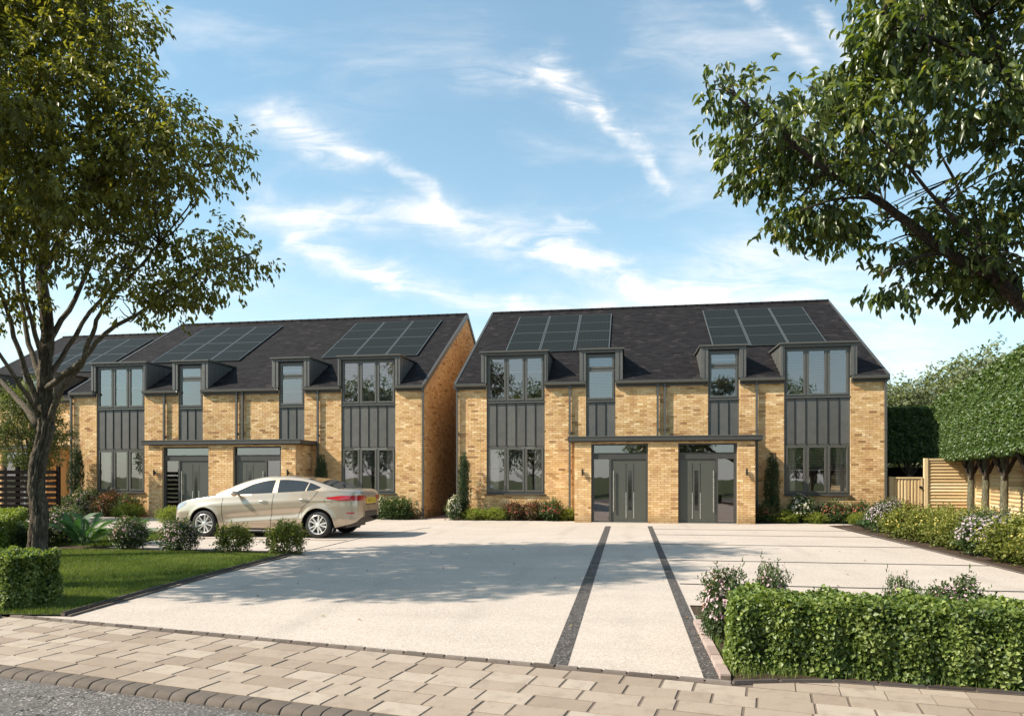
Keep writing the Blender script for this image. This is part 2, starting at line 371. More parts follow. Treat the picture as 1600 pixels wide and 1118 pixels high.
def m_resin():
    m, t, o = new_mat('resin_gravel'); g = geo(t)
    v = t.node('ShaderNodeTexVoronoi'); t.link(g, v.inputs['Vector']); v.inputs['Scale'].default_value = 105; v.inputs['Randomness'].default_value = 1
    s = t.node('ShaderNodeSeparateColor'); t.link(v.outputs['Color'], s.inputs[0])
    c = t.ramp(t.math('MULTIPLY_ADD', t.math('SUBTRACT', s.outputs[0], .5), .72, .52), [(0, (.16, .118, .09)), (.12, (.275, .222, .178)), (.3, (.38, .322, .272)), (.7, (.455, .395, .342)), (1, (.56, .505, .445))])
    big = t.math('MULTIPLY_ADD', t.noise(g, .55, 5, .6), .34, .82)
    big = t.math('MULTIPLY', big, t.math('MULTIPLY_ADD', t.noise(t.mapping(g, (.35, 2.6, 1)), 1, 3), .16, .92))
    sx = t.node('ShaderNodeSeparateXYZ'); t.link(g, sx.inputs[0])
    tk = t.math('PINGPONG', t.math('ADD', t.math('ADD', sx.outputs[0], 20.15), t.math('MULTIPLY', t.noise(t.mapping(g, (.2, .25, 1)), 1, 2), .5)), .85)      # worn wheel tracks
    big = t.math('MULTIPLY', big, t.math('MULTIPLY_ADD', t.smooth(tk, .22, .02), t.math('MULTIPLY', t.smooth(t.noise(g, .35, 3), .42, .62), -.10), 1.0))
    big = t.math('MULTIPLY', big, t.math('SUBTRACT', 1.0, t.math('MULTIPLY', t.smooth(t.noise(g, 1.7, 5, .7), .63, .78), .16)))
    sc = t.node('ShaderNodeVectorMath', operation='SCALE'); t.link(c, sc.inputs[0]); t.link(big, sc.inputs['Scale'])
    pbr(t, o, sc.outputs[0], .85, 0, v.outputs['Distance'], -.35, .006, .25); return m
M_resin = m_resin()
def m_darkres():
    m, t, o = new_mat('dark_gravel'); g = geo(t)
    v = t.node('ShaderNodeTexVoronoi'); t.link(g, v.inputs['Vector']); v.inputs['Scale'].default_value = 90
    s = t.node('ShaderNodeSeparateColor'); t.link(v.outputs['Color'], s.inputs[0])
    c = t.ramp(s.outputs[0], [(0, (.02, .018, .017)), (.7, (.075, .066, .062)), (.93, (.13, .115, .105)), (1, (.30, .27, .24))])
    pbr(t, o, c, .85, 0, v.outputs['Distance'], -.3, .005, .25); return m
M_band = m_darkres()
def m_asphalt():
    m, t, o = new_mat('asphalt'); g = geo(t)
    v = t.node('ShaderNodeTexVoronoi'); t.link(g, v.inputs['Vector']); v.inputs['Scale'].default_value = 85
    s = t.node('ShaderNodeSeparateColor'); t.link(v.outputs['Color'], s.inputs[0])
    c = t.ramp(s.outputs[0], [(0, (.045, .041, .038)), (.6, (.115, .105, .097)), (.9, (.17, .155, .142)), (1, (.38, .35, .32))])
    c = t.mix(t.smooth(t.noise(g, .9, 4), .42, .7), c, rgb(.060, .054, .05), blend='MIX')
    cr = t.node('ShaderNodeTexVoronoi', feature='DISTANCE_TO_EDGE'); cr.inputs['Scale'].default_value = 2.3
    wv = t.node('ShaderNodeVectorMath', operation='ADD'); t.link(g, wv.inputs[0]); nn = t.noise(g, 5, 4, out=1); vs = t.node('ShaderNodeVectorMath', operation='SCALE'); vs.inputs['Scale'].default_value = .25; t.link(nn, vs.inputs[0]); t.link(vs.outputs[0], wv.inputs[1]); t.link(wv.outputs[0], cr.inputs['Vector'])
    crk = t.math('MULTIPLY', t.smooth(cr.outputs['Distance'], .010, .003), t.smooth(t.noise(g, 1.4, 2), .5, .6))
    c = t.mix(crk, c, rgb(.008, .007, .007))
    h = t.math('SUBTRACT', t.math('MULTIPLY', v.outputs['Distance'], -1), t.math('MULTIPLY', crk, 3))
    pbr(t, o, c, .85, 0, h, .6, .005, .3); return m
M_asph = m_asphalt()
def m_stone(name, stops, sc=60, bs=.5):
    m, t, o = new_mat(name); g = geo(t); a = attr(t)
    c = t.ramp(a, stops); n = t.noise(g, sc, 5, .7); n2 = t.noise(g, 7, 4, .6)
    c = t.mix(t.math('MULTIPLY', t.smooth(n, .5, .8), .45), c, rgb(*[x * .5 for x in stops[0][1]])); c = t.mix(t.math('MULTIPLY', t.smooth(n2, .45, .75), .45), c, rgb(*[x * .72 for x in stops[0][1]]))
    pbr(t, o, c, .85, 0, t.noise(g, sc * 2.2, 5, .7), bs, .006, .25); return m
M_slab = m_stone('paving_slab', [(0, (.25, .195, .150)), (.5, (.315, .255, .200)), (1, (.37, .31, .25))])
M_kerb = m_stone('kerb_stone', [(0, (.105, .085, .068)), (1, (.16, .13, .108))], 90, 1.0)
M_edge = m_stone('edging_block', [(0, (.10, .08, .067)), (1, (.20, .165, .14))], 40, .7)
M_edgeD = m_stone('dark_edging', [(0, (.035, .028, .026)), (1, (.07, .06, .055))], 40, .5)
M_pinkstone = m_stone('pink_block', [(0, (.28, .21, .18)), (1, (.40, .31, .27))], 40, .5)
def m_ground():
    m, t, o = new_mat('ground_grass'); g = geo(t)
    c = t.ramp(t.noise(g, 1.2, 8, .7), [(.3, (.035, .05, .014)), (.7, (.075, .09, .028))]); pbr(t, o, c, .95, 0, t.noise(g, 40, 5), .5, .03, .2); return m
M_ground = m_ground()

# ---------------------------------------------------------------- ground works
T0 = Vector((-6.12, 6.67)); TT = Vector((.983, -.183)).normalized(); TN = Vector((-TT.y, TT.x))
def sp(t, n): p = T0 + TT * t + TN * n; return (p.x, p.y)
def poly_sheet(name, poly, z, mat, kind='structure', **kw):
    b = MB(); b.face([(*p, z) for p in poly]); return b.build(name, mat, kind=kind, **kw)
b = MB(); N = 1
b.face([(-700, -700, -.13), (700, -700, -.13), (700, 900, -.13), (-700, 900, -.13)]); b.build('ground', M_ground, kind='structure')
poly_sheet('road', [sp(-90, -1.55), sp(-90, -9), sp(90, -9), sp(90, -1.50)], -.045, M_asph)
# raised plot carrying driveway and gardens
b = MB(); b.prism([sp(-90, -.10), sp(90, -.10), (90, 60), (-90, 60)], -.12, -.012); b.build('plot', M_soil, kind='structure')
poly_sheet('driveway', [sp(-.25, .035), sp(6.96, .035), (.74, 9), (6.05, 8.9), (6.05, 22.9), (9.4, 23.6), (9.4, 25.6), (-7.3, 25.6), (-7.3, 33), (-6.2, 33), (-6.2, 25.5), (-17.4, 25.04), (-17.4, 13.5), (-6.45, 13.5), (-6.3, 10.2)][:0] or
           [sp(-.25, .035), sp(6.93, .035), (.70, 8.6), (6.05, 8.6), (6.05, 23.3), (8.6, 24.9), (8.6, 25.04), (-17.6, 25.04), (-19.5, 20.5), (-14.0, 14.0), (-6.3, 12.5), (-6.3, 9.5)], 0, M_resin)
poly_sheet('passage_path', [(-7.3, 25.0), (-6.2, 25.0), (-6.2, 40), (-7.3, 40)], .004, M_pinkstone)
poly_sheet('side_path', [(-30, 17.0), (-17.5, 17.0), (-17.5, 26.5), (-30, 26.5)], .004, M_resin)
M_joint = m_simple("joint_sand", (.16, .125, .10), .95, 0, .3, 20, .1)
# pavement with slabs
pv = MB(); pv.prism([sp(-24, -1.44), sp(24, -1.44), sp(24, .36), sp(8.9, .35), sp(7.67, .25), sp(7.3, .11), sp(7.0, -.04), sp(6.9, -.06), sp(-24, -.06)], -.11, -.0055, .2); pv = pv.build('pavement', M_joint, kind='structure')
ang = atan2(TT.y, TT.x)
rng = random.Random(3); cache = {}
def slab_mesh(L, D):
    key = (L, D)
    if key not in cache:
        b = MB(); g = .005
        for k in (0,):
            q = .007; x1 = L - g; y1 = D - g
            b.hexa([(g / 2, g, -.018), (x1, g, -.018), (x1, y1, -.018), (g / 2, y1, -.018), (g / 2 + q, g + q, 0.), (x1 - q, g + q, 0.), (x1 - q, y1 - q, 0.), (g / 2 + q, y1 - q, 0.)], rng.random())
        cache[key] = b
    b = cache[key]; b.T = [rng.random()] * len(b.T); return b.mesh('slab', M_slab)
smesh = {}
rows = 6; RD = (1.44 - .06) / rows; cnt = 0; far = MB()
for r in range(rows):
    t = -9.0 - rng.random() * .4
    while t < 12.5:
        L = rng.choice([.23, .29, .36, .42]); n0 = -1.44 + r * RD
        vis = -1.7 < t < 9.6
        p = sp(t, n0)
        if vis and cnt < 299:
            key = (L, rng.randrange(9))
            if key not in smesh: smesh[key] = slab_mesh(L, RD)
            o = link('slab', smesh[key], pv, (p[0], p[1], rng.uniform(-.0015, .0025))); o.rotation_euler = (rng.uniform(-.003, .003), rng.uniform(-.003, .003), ang); cnt += 1
        else:
            pts = [sp(t + .004, n0 + .004), sp(t + L - .004, n0 + .004), sp(t + L - .004, n0 + RD - .004), sp(t + .004, n0 + RD - .004)]
            far.prism(pts, -.018, 0, rng.random())
        t += L
lim_ = lambda t: float(np.interp(t, [6.98, 7.3, 7.67, 8.9, 12.6], [0, .15, .285, .39, .40])) - .03
for n0, n1, t in ((-.052, .165, 7.12), (.173, .40, 7.42)):
    while t < 12.4:
        L = rng.choice([.23, .29, .36]); far.prism([sp(t + .004, n0), sp(t + L - .004, n0), sp(t + L - .004, min(n1, lim_(t + L))), sp(t + .004, min(n1, lim_(t)))], -.018, .001, rng.random()); t += L
far.build('slab_field', M_slab, pv, kind='stuff')
# granite kerb along the road: low rounded stones
kb = MB(); kb.prism([sp(-24, -1.60), sp(24, -1.60), sp(24, -1.44), sp(-24, -1.44)], -.12, -.05, .2); kb = kb.build('kerb', M_soil, kind='structure')
def kerb_mesh(L, tone):
    prof = [(0, -.06), (0.002, -.035), (.014, -.016), (.030, -.006), (.05, -.001), (.10, .001), (.142, .000), (.15, -.03)]
    b = MB(); rows_ = []
    for xx, k in ((.002, .012), (.006, .002), (.02, 0), (L - .02, 0), (L - .006, .002), (L - .002, .012)):
        rows_.append([(xx, y + (k * .4), z - k * .6) for y, z in prof])
    b.grid(rows_, tone); b.face(rows_[0][::-1], tone); b.face(rows_[-1], tone); return b.mesh('kerb_stone', M_kerb, True, 50)
kms = [kerb_mesh(L, tn) for L in (.15, .165, .14) for tn in (.3, .5, .7)]
t = -7.0
while t < 7.5:
    m = rng.choice(kms); L = {0: .15, 1: .165, 2: .14}[kms.index(m) // 3]; p = sp(t, -1.595 + rng.uniform(-.004, .004))
    o = link('kerb_stone', m, kb, (p[0], p[1], rng.uniform(-.003, .003))); o.rotation_euler = (0, rng.uniform(-.01, .01), ang + rng.uniform(-.012, .012)); t += L + .003
# edging between pavement and plots
def edging(name, pts, mat, bl, wd, z0, z1, base=M_joint, lab='edge_block', tilt=0.0):
    root = MB()
    for (a, c) in zip(pts[:-1], pts[1:]):
        a = Vector(a); c = Vector(c); d = (c - a).normalized(); nn = Vector((-d.y, d.x)) * wd * .42
        root.prism([tuple(a - nn), tuple(c - nn), tuple(c + nn), tuple(a + nn)], z0 - .02, z1 - .012, .2)
    root = root.build(name, base, kind='structure')
    ms = []
    for k in range(4):
        bb = MB(); q = .006; x1 = bl - .004
        bb.hexa([(.004, -wd / 2, z0), (x1, -wd / 2, z0), (x1, wd / 2, z0), (.004, wd / 2, z0), (.004 + q, -wd / 2 + q, z1), (x1 - q, -wd / 2 + q, z1), (x1 - q, wd / 2 - q, z1), (.004 + q, wd / 2 - q, z1)], k / 3)
        ms.append(bb.mesh(lab, mat))
    carry = 0
    for (a, c) in zip(pts[:-1], pts[1:]):
        a = Vector(a); c = Vector(c); L = (c - a).length; n = max(1, round(L / bl)); d = (c - a) / n
        for i in range(n):
            p = a + d * i; o = link(lab, rng.choice(ms), root, (p.x, p.y, rng.uniform(-.002, .002))); o.rotation_euler = (0, 0, atan2(d.y, d.x)); o.scale = (L / n / bl, 1, 1)
    return root
edging('driveway_edging', [sp(-.5, 0), sp(6.98, 0)], M_edge, .19, .055, -.03, .012)
edging('hedge_edging', [sp(6.98, 0), sp(7.3, .15), sp(7.67, .285), sp(8.9, .39), sp(12.4, .40)], M_edgeD, .3, .05, -.03, .02)
edging('left_hedge_edging', [(-9.5, 7.10), (-7.4, 6.78), (-6.62, 6.62)], M_edgeD, .3, .06, -.03, .03)
edging('hedge_side_edging', [(.705, 5.46), (.69, 7.55)], M_pinkstone, .3, .085, -.02, .045)
LAWN = [(-6.02, 6.80), (-6.1, 7.6), (-6.2, 8.7), (-6.32, 10.2), (-6.39, 11.5), (-6.43, 12.3), (-6.47, 13.2)]
edging('lawn_edging', LAWN, M_edgeD, .4, .05, -.02, .05)
edging('lawn_edging_outer', [(x + .075, y) for x, y in LAWN], M_edge, .4, .05, -.02, .022)
edging('bay_divider', [(-6.47, 13.25), (-6.52, 16.58), (-6.1, 19.2), (-5.83, 20.6)], M_edgeD, .45, .035, -.01, .006)
edging('right_bed_edging', [(6.05, 8.6), (6.03, 12), (6.04, 14), (6.06, 16), (6.14, 19.2), (6.2, 22.2), (6.5, 23.3)], M_edgeD, .4, .045, -.02, .035)
M_line = m_simple('dark_line', (.045, .04, .038), .8, 0, .2, 30)
def strip(name, a, c, wd0, wd1, z=.004, mat=M_band):
    a = Vector(a); c = Vector(c); d = (c - a).normalized(); n = Vector((-d.y, d.x))
    poly_sheet(name, [tuple(a + n * wd0 / 2), tuple(a - n * wd0 / 2), tuple(c - n * wd1 / 2), tuple(c + n * wd1 / 2)], z, mat)
strip('parking_line', (-.56, 5.66), (-.635, 22.0), .15, .17); strip('parking_line', (.61, 5.47), (.625, 22.2), .12, .14)
for y, x1 in ((10.28, 6.03), (13.2, 6.03), (16.33, 6.05), (19.0, 6.12), (21.0, 6.15)): strip('parking_line', (.70, y), (x1, y + .02), .06, .06, .006, M_line)
for y in (16.0, 18.6): strip('parking_line', (-17.0, y), (-6.6, y + .05), .05, .05, .006, M_line)
poly_sheet('garden_bed', [(6.08, 8.6), (12, 8.6), (12, 27), (8.4, 27), (8.4, 24.2), (6.5, 23.3), (6.2, 22.2), (6.1, 16)], .012, M_soil)
poly_sheet('garden_bed', [sp(6.99, .04), sp(7.3, .19), sp(7.67, .32), sp(8.9, .42), sp(12, .44), sp(12, 1.9), (.73, 7.5)], .014, M_soil)
poly_sheet('garden_bed', [(-6.2, 24.42), (-1.84, 24.42), (-1.84, 25.03), (-6.2, 25.03)], .012, M_soil)
poly_sheet('garden_bed', [(4.0, 24.42), (8.38, 24.42), (8.38, 25.03), (4.0, 25.03)], .012, M_soil)
poly_sheet('garden_bed', [(-11.5, 24.42), (-7.4, 24.42), (-7.4, 25.03), (-11.5, 25.03)], .012, M_soil)
poly_sheet('garden_bed', [(-22.5, 24.1), (-17.45, 24.1), (-17.45, 25.03), (-22.5, 25.03)], .012, M_soil)
poly_sheet('garden_bed', [(-13.6, 12.85), (-6.5, 12.75), (-6.5, 13.35), (-11, 13.45), (-11.2, 17.5), (-17.5, 17.5), (-17.5, 13)], .016, M_soil)
LP = LAWN[:-1] + [(-6.46, 12.85), (-14.5, 12.95), (-14.5, 7.6), (-9.5, 7.2), (-6.7, 6.72)]
poly_sheet('lawn', [(x - .03, y) for x, y in LP], .02, m_simple('lawn_base', (.05, .062, .018), .95, 0, .4, 14, .2))

def in_poly(x, y, poly):
    ins = np.zeros(len(x), bool); n = len(poly)
    for i in range(n):
        x0, y0 = poly[i]; x1, y1 = poly[(i + 1) % n]
        c = ((y0 > y) != (y1 > y)) & (x < (x1 - x0) * (y - y0) / (y1 - y0 + 1e-12) + x0); ins ^= c
    return ins
def grass(name, poly, n, h=.045, z=.02, wd=.0055, label='short mown grass', **kw):
    xs = [p[0] for p in poly]; ys = [p[1] for p in poly]
    x = RNG.uniform(min(xs), max(xs), n); y = RNG.uniform(min(ys), max(ys), n); k = in_poly(x, y, poly); x = x[k]; y = y[k]; n = len(x)
    hh = h * RNG.uniform(.5, 1.25, n); a = RNG.uniform(0, 2 * pi, n); ln = RNG.uniform(.1, .75, n) * hh; a2 = RNG.uniform(0, 2 * pi, n)
    zz = np.full(n, z)
    B = np.stack([x, y, zz], 1); s = np.stack([np.cos(a), np.sin(a), np.zeros(n)], 1) * wd / 2
    M_ = B + np.stack([np.cos(a2) * ln * .35, np.sin(a2) * ln * .35, hh * .6], 1); T = B + np.stack([np.cos(a2) * ln, np.sin(a2) * ln, hh], 1)
    V = np.stack([B - s, B + s, M_ + s * .7, M_ - s * .7, T], 1).reshape(-1, 3)
    f = np.array([[0, 1, 2], [0, 2, 3], [3, 2, 4]]); F = (np.arange(n)[:, None, None] * 5 + f).reshape(-1, 3)
    pat = .5 + .22 * np.sin(x * 1.9 + np.sin(y * 2.3)) * np.cos(y * 1.3); tone = np.clip(pat + RNG.normal(0, .2, n), 0, 1)
    return tag(link(name, npmesh(name, V, F, np.repeat(tone, 3), M_grass)), label, 'grass', None, 'stuff')
grass('lawn_grass', LP, 210000, label='short mown lawn of green grass left of the driveway')
grass('verge_grass', [sp(7.03, .04), sp(7.3, .185), sp(7.67, .32), sp(8.9, .425), sp(10.6, .43), sp(10.6, .6), sp(6.95, .5), (.75, 7.4), (.745, 5.6)], 14000, .085, .014, .006, label='longer green grass under the front hedge by the paving')
grass('back_grass', [(-17.5, 13.6), (-11.0, 13.6), (-11.2, 17.4), (-17.5, 17.4)], 30000, .06, .016, .012, label='green grass behind the flowering shrubs at the left')

def litter(name, n, zf, label, area):
    x = RNG.uniform(area[0], area[1], n); y = RNG.uniform(area[2], area[3], n)
    P_ = np.stack([x, y, np.full(n, zf)], 1); a = RNG.uniform(0, 2 * pi, n); D = np.stack([np.cos(a), np.sin(a), RNG.uniform(0, .25, n)], 1); N_ = np.array([0, 0, 1.]) + RNG.normal(0, .25, (n, 3))
    return tag(link(name, leaves(name, P_, D, N_, RNG.uniform(.03, .06, n), .6, RNG.uniform(0, 1, n), M_litter, False)), label, 'leaves', None, 'stuff')
M_litter = m_leaf('dry_leaves', [(0, (.10, .05, .02)), (.6, (.22, .13, .04)), (1, (.32, .26, .07))], .2)
litter('fallen_leaves', 60, .008, 'few dry leaves scattered over the cream driveway', (-6.2, 6.0, 6.2, 16)); 
# ---------------------------------------------------------------- houses
WALLY = 25.05; EZ = 4.85; SL = .579; EV = -.10      # eaves height, roof slope, eaves overhang (v)
def rsub(r, h):
    a0, a1, b0, b1 = r; c0, c1, d0, d1 = h
    if c1 <= a0 or c0 >= a1 or d1 <= b0 or d0 >= b1: return [r]
    out = []
    if c0 > a0: out.append((a0, c0, b0, b1))
    if c1 < a1: out.append((c1, a1, b0, b1))
    x0, x1 = max(a0, c0), min(a1, c1)
    if d0 > b0: out.append((x0, x1, b0, d0))
    if d1 < b1: out.append((x0, x1, d1, b1))
    return out
def rects(u0, u1, z0, z1, holes):
    rs = [(u0, u1, z0, z1)]
    for h in holes: rs = [q for r in rs for q in rsub(r, h)]
    return rs
BR = random.Random(21)
def bricks_of(u0, u1, z0, z1, holes, lim=None, phase=0.0):
    out = []; k = 0; z = z0
    while z < z1 - .01:
        zt = min(z + .065, z1); a = u0 - (.1125 if k % 2 else 0) - phase % .225
        while a < u1:
            x0 = max(a, u0); x1 = min(a + .215, u1)
            if lim:
                l0, l1 = lim(z + .07); x0 = max(x0, l0); x1 = min(x1, l1)
            if x1 - x0 > .02:
                for q in rects(x0, x1, z, zt, holes):
                    if q[1] - q[0] > .015 and q[3] - q[2] > .012: out.append(q)
            a += .225
        z += .075; k += 1
    return out
def brick_tone():
    r = BR.random()
    return BR.uniform(.02, .22) if r < .08 else min(1, max(0, BR.gauss(.55, .20)))
def brick_box(b, q, tone, front=0.0):
    j = BR.uniform(-.003, .002)
    b.box(q[0], q[1], front + j, front + .014, q[2], q[3], tone, 0, False)
brick_cache = {}
def brick_obj(parent, q, front):
    L = round(q[1] - q[0], 3); H = round(q[3] - q[2], 3); tn = BR.randrange(10); key = (L, H, tn)
    if key not in brick_cache:
        b = MB(); b.box(0, L, 0, .014, 0, H, brick_tone(), 0, False); brick_cache[key] = b.mesh('brick', M_brick)
    link('brick', brick_cache[key], parent, (q[0], front + BR.uniform(-.003, .002), q[2]))

def frame_rect(b, u0, u1, z0, z1, w, v0, v1, tone=.5):
    b.box(u0, u1, v0, v1, z0, z0 + w, tone); b.box(u0, u1, v0, v1, z1 - w, z1, tone)
    b.box(u0, u0 + w, v0 + .001, v1 - .001, z0 + w, z1 - w, tone); b.box(u1 - w, u1, v0 + .001, v1 - .001, z0 + w, z1 - w, tone)

def blind(parent, u0, u1, z0, z1, v, tilt=.010, pitch=.052):
    b = MB(); z = z1
    while z > z0:
        b.hexa([(u0, v + .0, z - .005), (u1, v, z - .005), (u1, v + .03, z + tilt - .005), (u0, v + .03, z + tilt - .005), (u0, v, z - .002), (u1, v, z - .002), (u1, v + .03, z + tilt - .002), (u0, v + .03, z + tilt - .002)], .5)
        z -= pitch
    b.box(u0, u1, v, v + .025, z0 - .03, z0 - .008, .6)
    return b.build('blind', M_blind, parent)
def room(house, u0, u1, z0, z1, v0, v1, tone=.5):
    b = MB(); A = [(u0, v0, z0), (u1, v0, z0), (u1, v1, z0), (u0, v1, z0), (u0, v0, z1), (u1, v0, z1), (u1, v1, z1), (u0, v1, z1)]
    for f in [(0, 1, 2, 3), (4, 7, 6, 5), (3, 2, 6, 7), (0, 3, 7, 4), (1, 5, 6, 2)]: b.face([A[i] for i in f], tone)
    return b.build('room', M_room, house)
def window(house, u0, u1, z0, z1, v, n, blinds=None, transom=None, sill=True, curtain=False):
    """casement window, n lights side by side"""
    b = MB(); frame_rect(b, u0, u1, z0, z1, .05, v, v + .07)
    L = (u1 - u0 - .1) / n; panes = []
    for i in range(n):
        a = u0 + .05 + L * i; c = a + L
        if i: b.box(a - .022, a + .022, v - .004, v + .066, z0 + .05, z1 - .05, .45)
        zs = [(z0 + .05, z1 - .05)] if not transom else [(z0 + .05, transom), (transom, z1 - .05)]
        if transom: b.box(u0 + .05, u1 - .05, v - .003, v + .06, transom - .02, transom + .02, .35)
        for (q0, q1) in zs:
            q0 += .008 if q0 < z0 + .06 else .022; q1 -= .008 if q1 > z1 - .06 else .022
            aa = a + (.024 if i else .004); cc = c - (.024 if i < n - 1 else .004)
            frame_rect(b, aa, cc, q0, q1, .062, v - .018, v + .045, .65)
            panes.append((aa + .055, cc - .055, q0 + .055, q1 - .055))
    w_ = b.build('window', M_greyl, house)
    for p in panes:
        g = MB(); t1, t2 = BR.uniform(-.004, .004), BR.uniform(-.004, .004)
        g.face([(p[0], v + .018, p[2]), (p[1], v + .018 + t1, p[2]), (p[1], v + .018 + t1 + t2, p[3]), (p[0], v + .018 + t2, p[3])])
        g.build('pane', M_glass, w_)
    if sill:
        s = MB(); s.hexa([(u0 - .03, v - .12, z0 - .05), (u1 + .03, v - .12, z0 - .05), (u1 + .03, v + .03, z0 - .04), (u0 - .03, v + .03, z0 - .04), (u0 - .03, v - .12, z0 - .015), (u1 + .03, v - .12, z0 - .015), (u1 + .03, v + .03, z0 - .002), (u0 - .03, v + .03, z0 - .002)], .4); s.build('sill', M_grey, w_)
    if blinds:
        for p, bl in zip(panes, blinds if isinstance(blinds, list) else [blinds] * len(panes)):
            if bl: blind(w_, p[0] - .03, p[1] + .03, p[2] + (p[3] - p[2]) * (1 - bl), p[3], v + .03)
    if curtain:
        for (x0, x1) in ((u0 + .05, u0 + .05 + (u1 - u0) * .17), (u1 - .05 - (u1 - u0) * .17, u1 - .05)):
            c = MB(); xs = np.linspace(x0, x1, 25); c.grid([[(x, v + .16 + .022 * sin((x - x0) * 75), z) for x in xs] for z in (z0 + .03, z1 - .03)], .6); c.build('curtain', M_curtain, w_, smooth=True)
    return w_
M_curtain = m_simple('curtain_cloth', (.62, .57, .50), .9, 0, .08, 3)
def dormer(house, u0, u1, w0, w1, n):
    """front posts, cheeks, flat lead roof; u0..u1 overall, w0..w1 window"""
    zt = 5.93; z0 = EZ + .02; b = MB(); vb = (zt - EZ) / SL + EV
    b.box(u0, w0, -.06, .14, z0 - .02, zt, .62); b.box(w1, u1, -.06, .14, z0 - .02, zt, .62); b.box(w0, w1, -.05, .14, 5.83, zt, .4)
    for a, c in ((u0 + .012, u0 + .05), (u1 - .05, u1 - .012)):
        b.hexa([(a, .14, z0 - .15), (c, .14, z0 - .15), (c, vb, zt - .05), (a, vb, zt - .05), (a, .14, zt), (c, .14, zt), (c, vb, zt), (a, vb, zt)], .45)
    d = b.build('dormer', M_zinc, house)
    s = MB()                                           # standing seams on the cheeks
    for a in (u0 + .004, u1 - .012):
        k = .45
        while k < vb - .2:
            zb = EZ + (k - EV) * SL - .02; s.box(a, a + .008, k - .008, k + .008, zb, zt - .01, .3); k += .3
    for a, c in ((u0, w0), (w1, u1)): s.box((a + c) / 2 - .006, (a + c) / 2 + .006, -.075, -.06, z0, zt - .01, .3)
    k = w0 + .1
    while k < w1: s.box(k - .006, k + .006, -.062, -.05, 5.84, zt - .005, .3); k += .3
    s.build('seam', M_zinc, d)
    r = MB(); r.hexa([(u0 - .05, -.12, zt + .002), (u1 + .05, -.12, zt + .002), (u1 + .05, vb + .25, zt + .03), (u0 - .05, vb + .25, zt + .03), (u0 - .05, -.12, zt + .05), (u1 + .05, -.12, zt + .05), (u1 + .05, vb + .25, zt + .08), (u0 - .05, vb + .25, zt + .08)], .75)
    r.build('dormer_roof', M_greyl, d)
    return d
def cladding(house, u0, u1, z0, z1, n, v=.045):
    bk = MB(); bk.box(u0, u1, v + .012, v + .04, z0, z1, .1); bk = bk.build('cladding', M_grey, house)
    L = (u1 - u0) / n
    for i in range(n):
        p = MB(); p.box(u0 + L * i + .012, u0 + L * (i + 1) - .012, v, v + .012, z0 + .012, z1 - .012, BR.random()); p.build('panel', M_zinc, bk)
        if i:
            p = MB(); p.box(u0 + L * i - .007, u0 + L * i + .007, v - .022, v + .012, z0 + .005, z1 - .005, .15); p.build('seam', M_black, bk)
    c = MB(); c.box(u0 - .01, u1 + .01, v - .05, v + .03, z1 - .002, z1 + .03, .7); c.build('head_trim', M_greyl, bk)
def pipe(house, u, z0, z1, v=-.075, name='downpipe'):
    b = MB(); b.box(u - .034, u + .034, v - .034, v + .034, z0, z1, .6)
    z = z0 + .3
    while z < z1: b.box(u - .042, u + .042, v - .04, v + .07, z, z + .05, .5); z += 1.35
    return b.build(name, M_greyl, house)
def gutter(house, u0, u1, boxy=False):
    b = MB(); b.box(u0 + .004, u1 - .004, -.07, -.012, EZ - .22, EZ - .03, .3); f = b.build('fascia', M_grey, house)
    g = MB(); pr = [(-.072, -.13), (-.10, -.165), (-.15, -.17), (-.19, -.14), (-.20, -.06), (-.19, -.055), (-.175, -.065), (-.16, -.14), (-.10, -.14), (-.075, -.06)]
    rows_ = [[(u, v, EZ + .03 + z) for v, z in pr] for u in (u0, u1)]
    g.grid(rows_, .7, flip=True); g.face(rows_[0], .7); g.face(rows_[1][::-1], .7); g.build('gutter', M_greyl, f)
def slates(house, u0, u1, v0, v1, holes, side=1, ridge_v=7.0):
    """roof slope as overlapping slates; v0 eaves .. v1 ridge"""
    Ls = sqrt(1 + SL * SL); ex = .185; b = MB(); r = random.Random(5); ncs = int((v1 - v0) * Ls / ex) + 1; k = 0
    for i in range(ncs):
        s0 = i * ex; s1 = min(s0 + ex + .05, (v1 - v0) * Ls); va = v0 + s0 / Ls; vc = v0 + s1 / Ls
        a = u0 - (.13 if i % 2 else 0)
        while a < u1:
            x0, x1 = max(a, u0), min(a + .26, u1); a += .26
            if x1 - x0 < .03: continue
            if any(h[0] < (x0 + x1) / 2 < h[1] and h[2] < (va + vc) / 2 < h[3] for h in holes): continue
            x0 += .003; x1 -= .003; t = min(1, max(0, r.gauss(.5, .26))); lift = r.uniform(.012, .020)
            za = EZ + (va - EV) * SL; zc = EZ + (vc - EV) * SL
            V = [(x0, va, za + .004), (x1, va, za + .004), (x1, va, za + lift), (x0, va, za + lift), (x1, vc, zc + .006), (x0, vc, zc + .006)]
            if side < 0: V = [(x, 2 * ridge_v - v, z) for x, v, z in V]
            kk = len(b.V); b.V.extend(V)
            fs = [(0, 1, 2, 3), (3, 2, 4, 5), (1, 4, 2), (0, 3, 5)]
            for f in fs: b.F.append(tuple(kk + q for q in (f if side > 0 else f[::-1]))); b.T.append(t); b.M.append(0)
    return b.build('roof_slates', M_slate, house, kind='stuff')
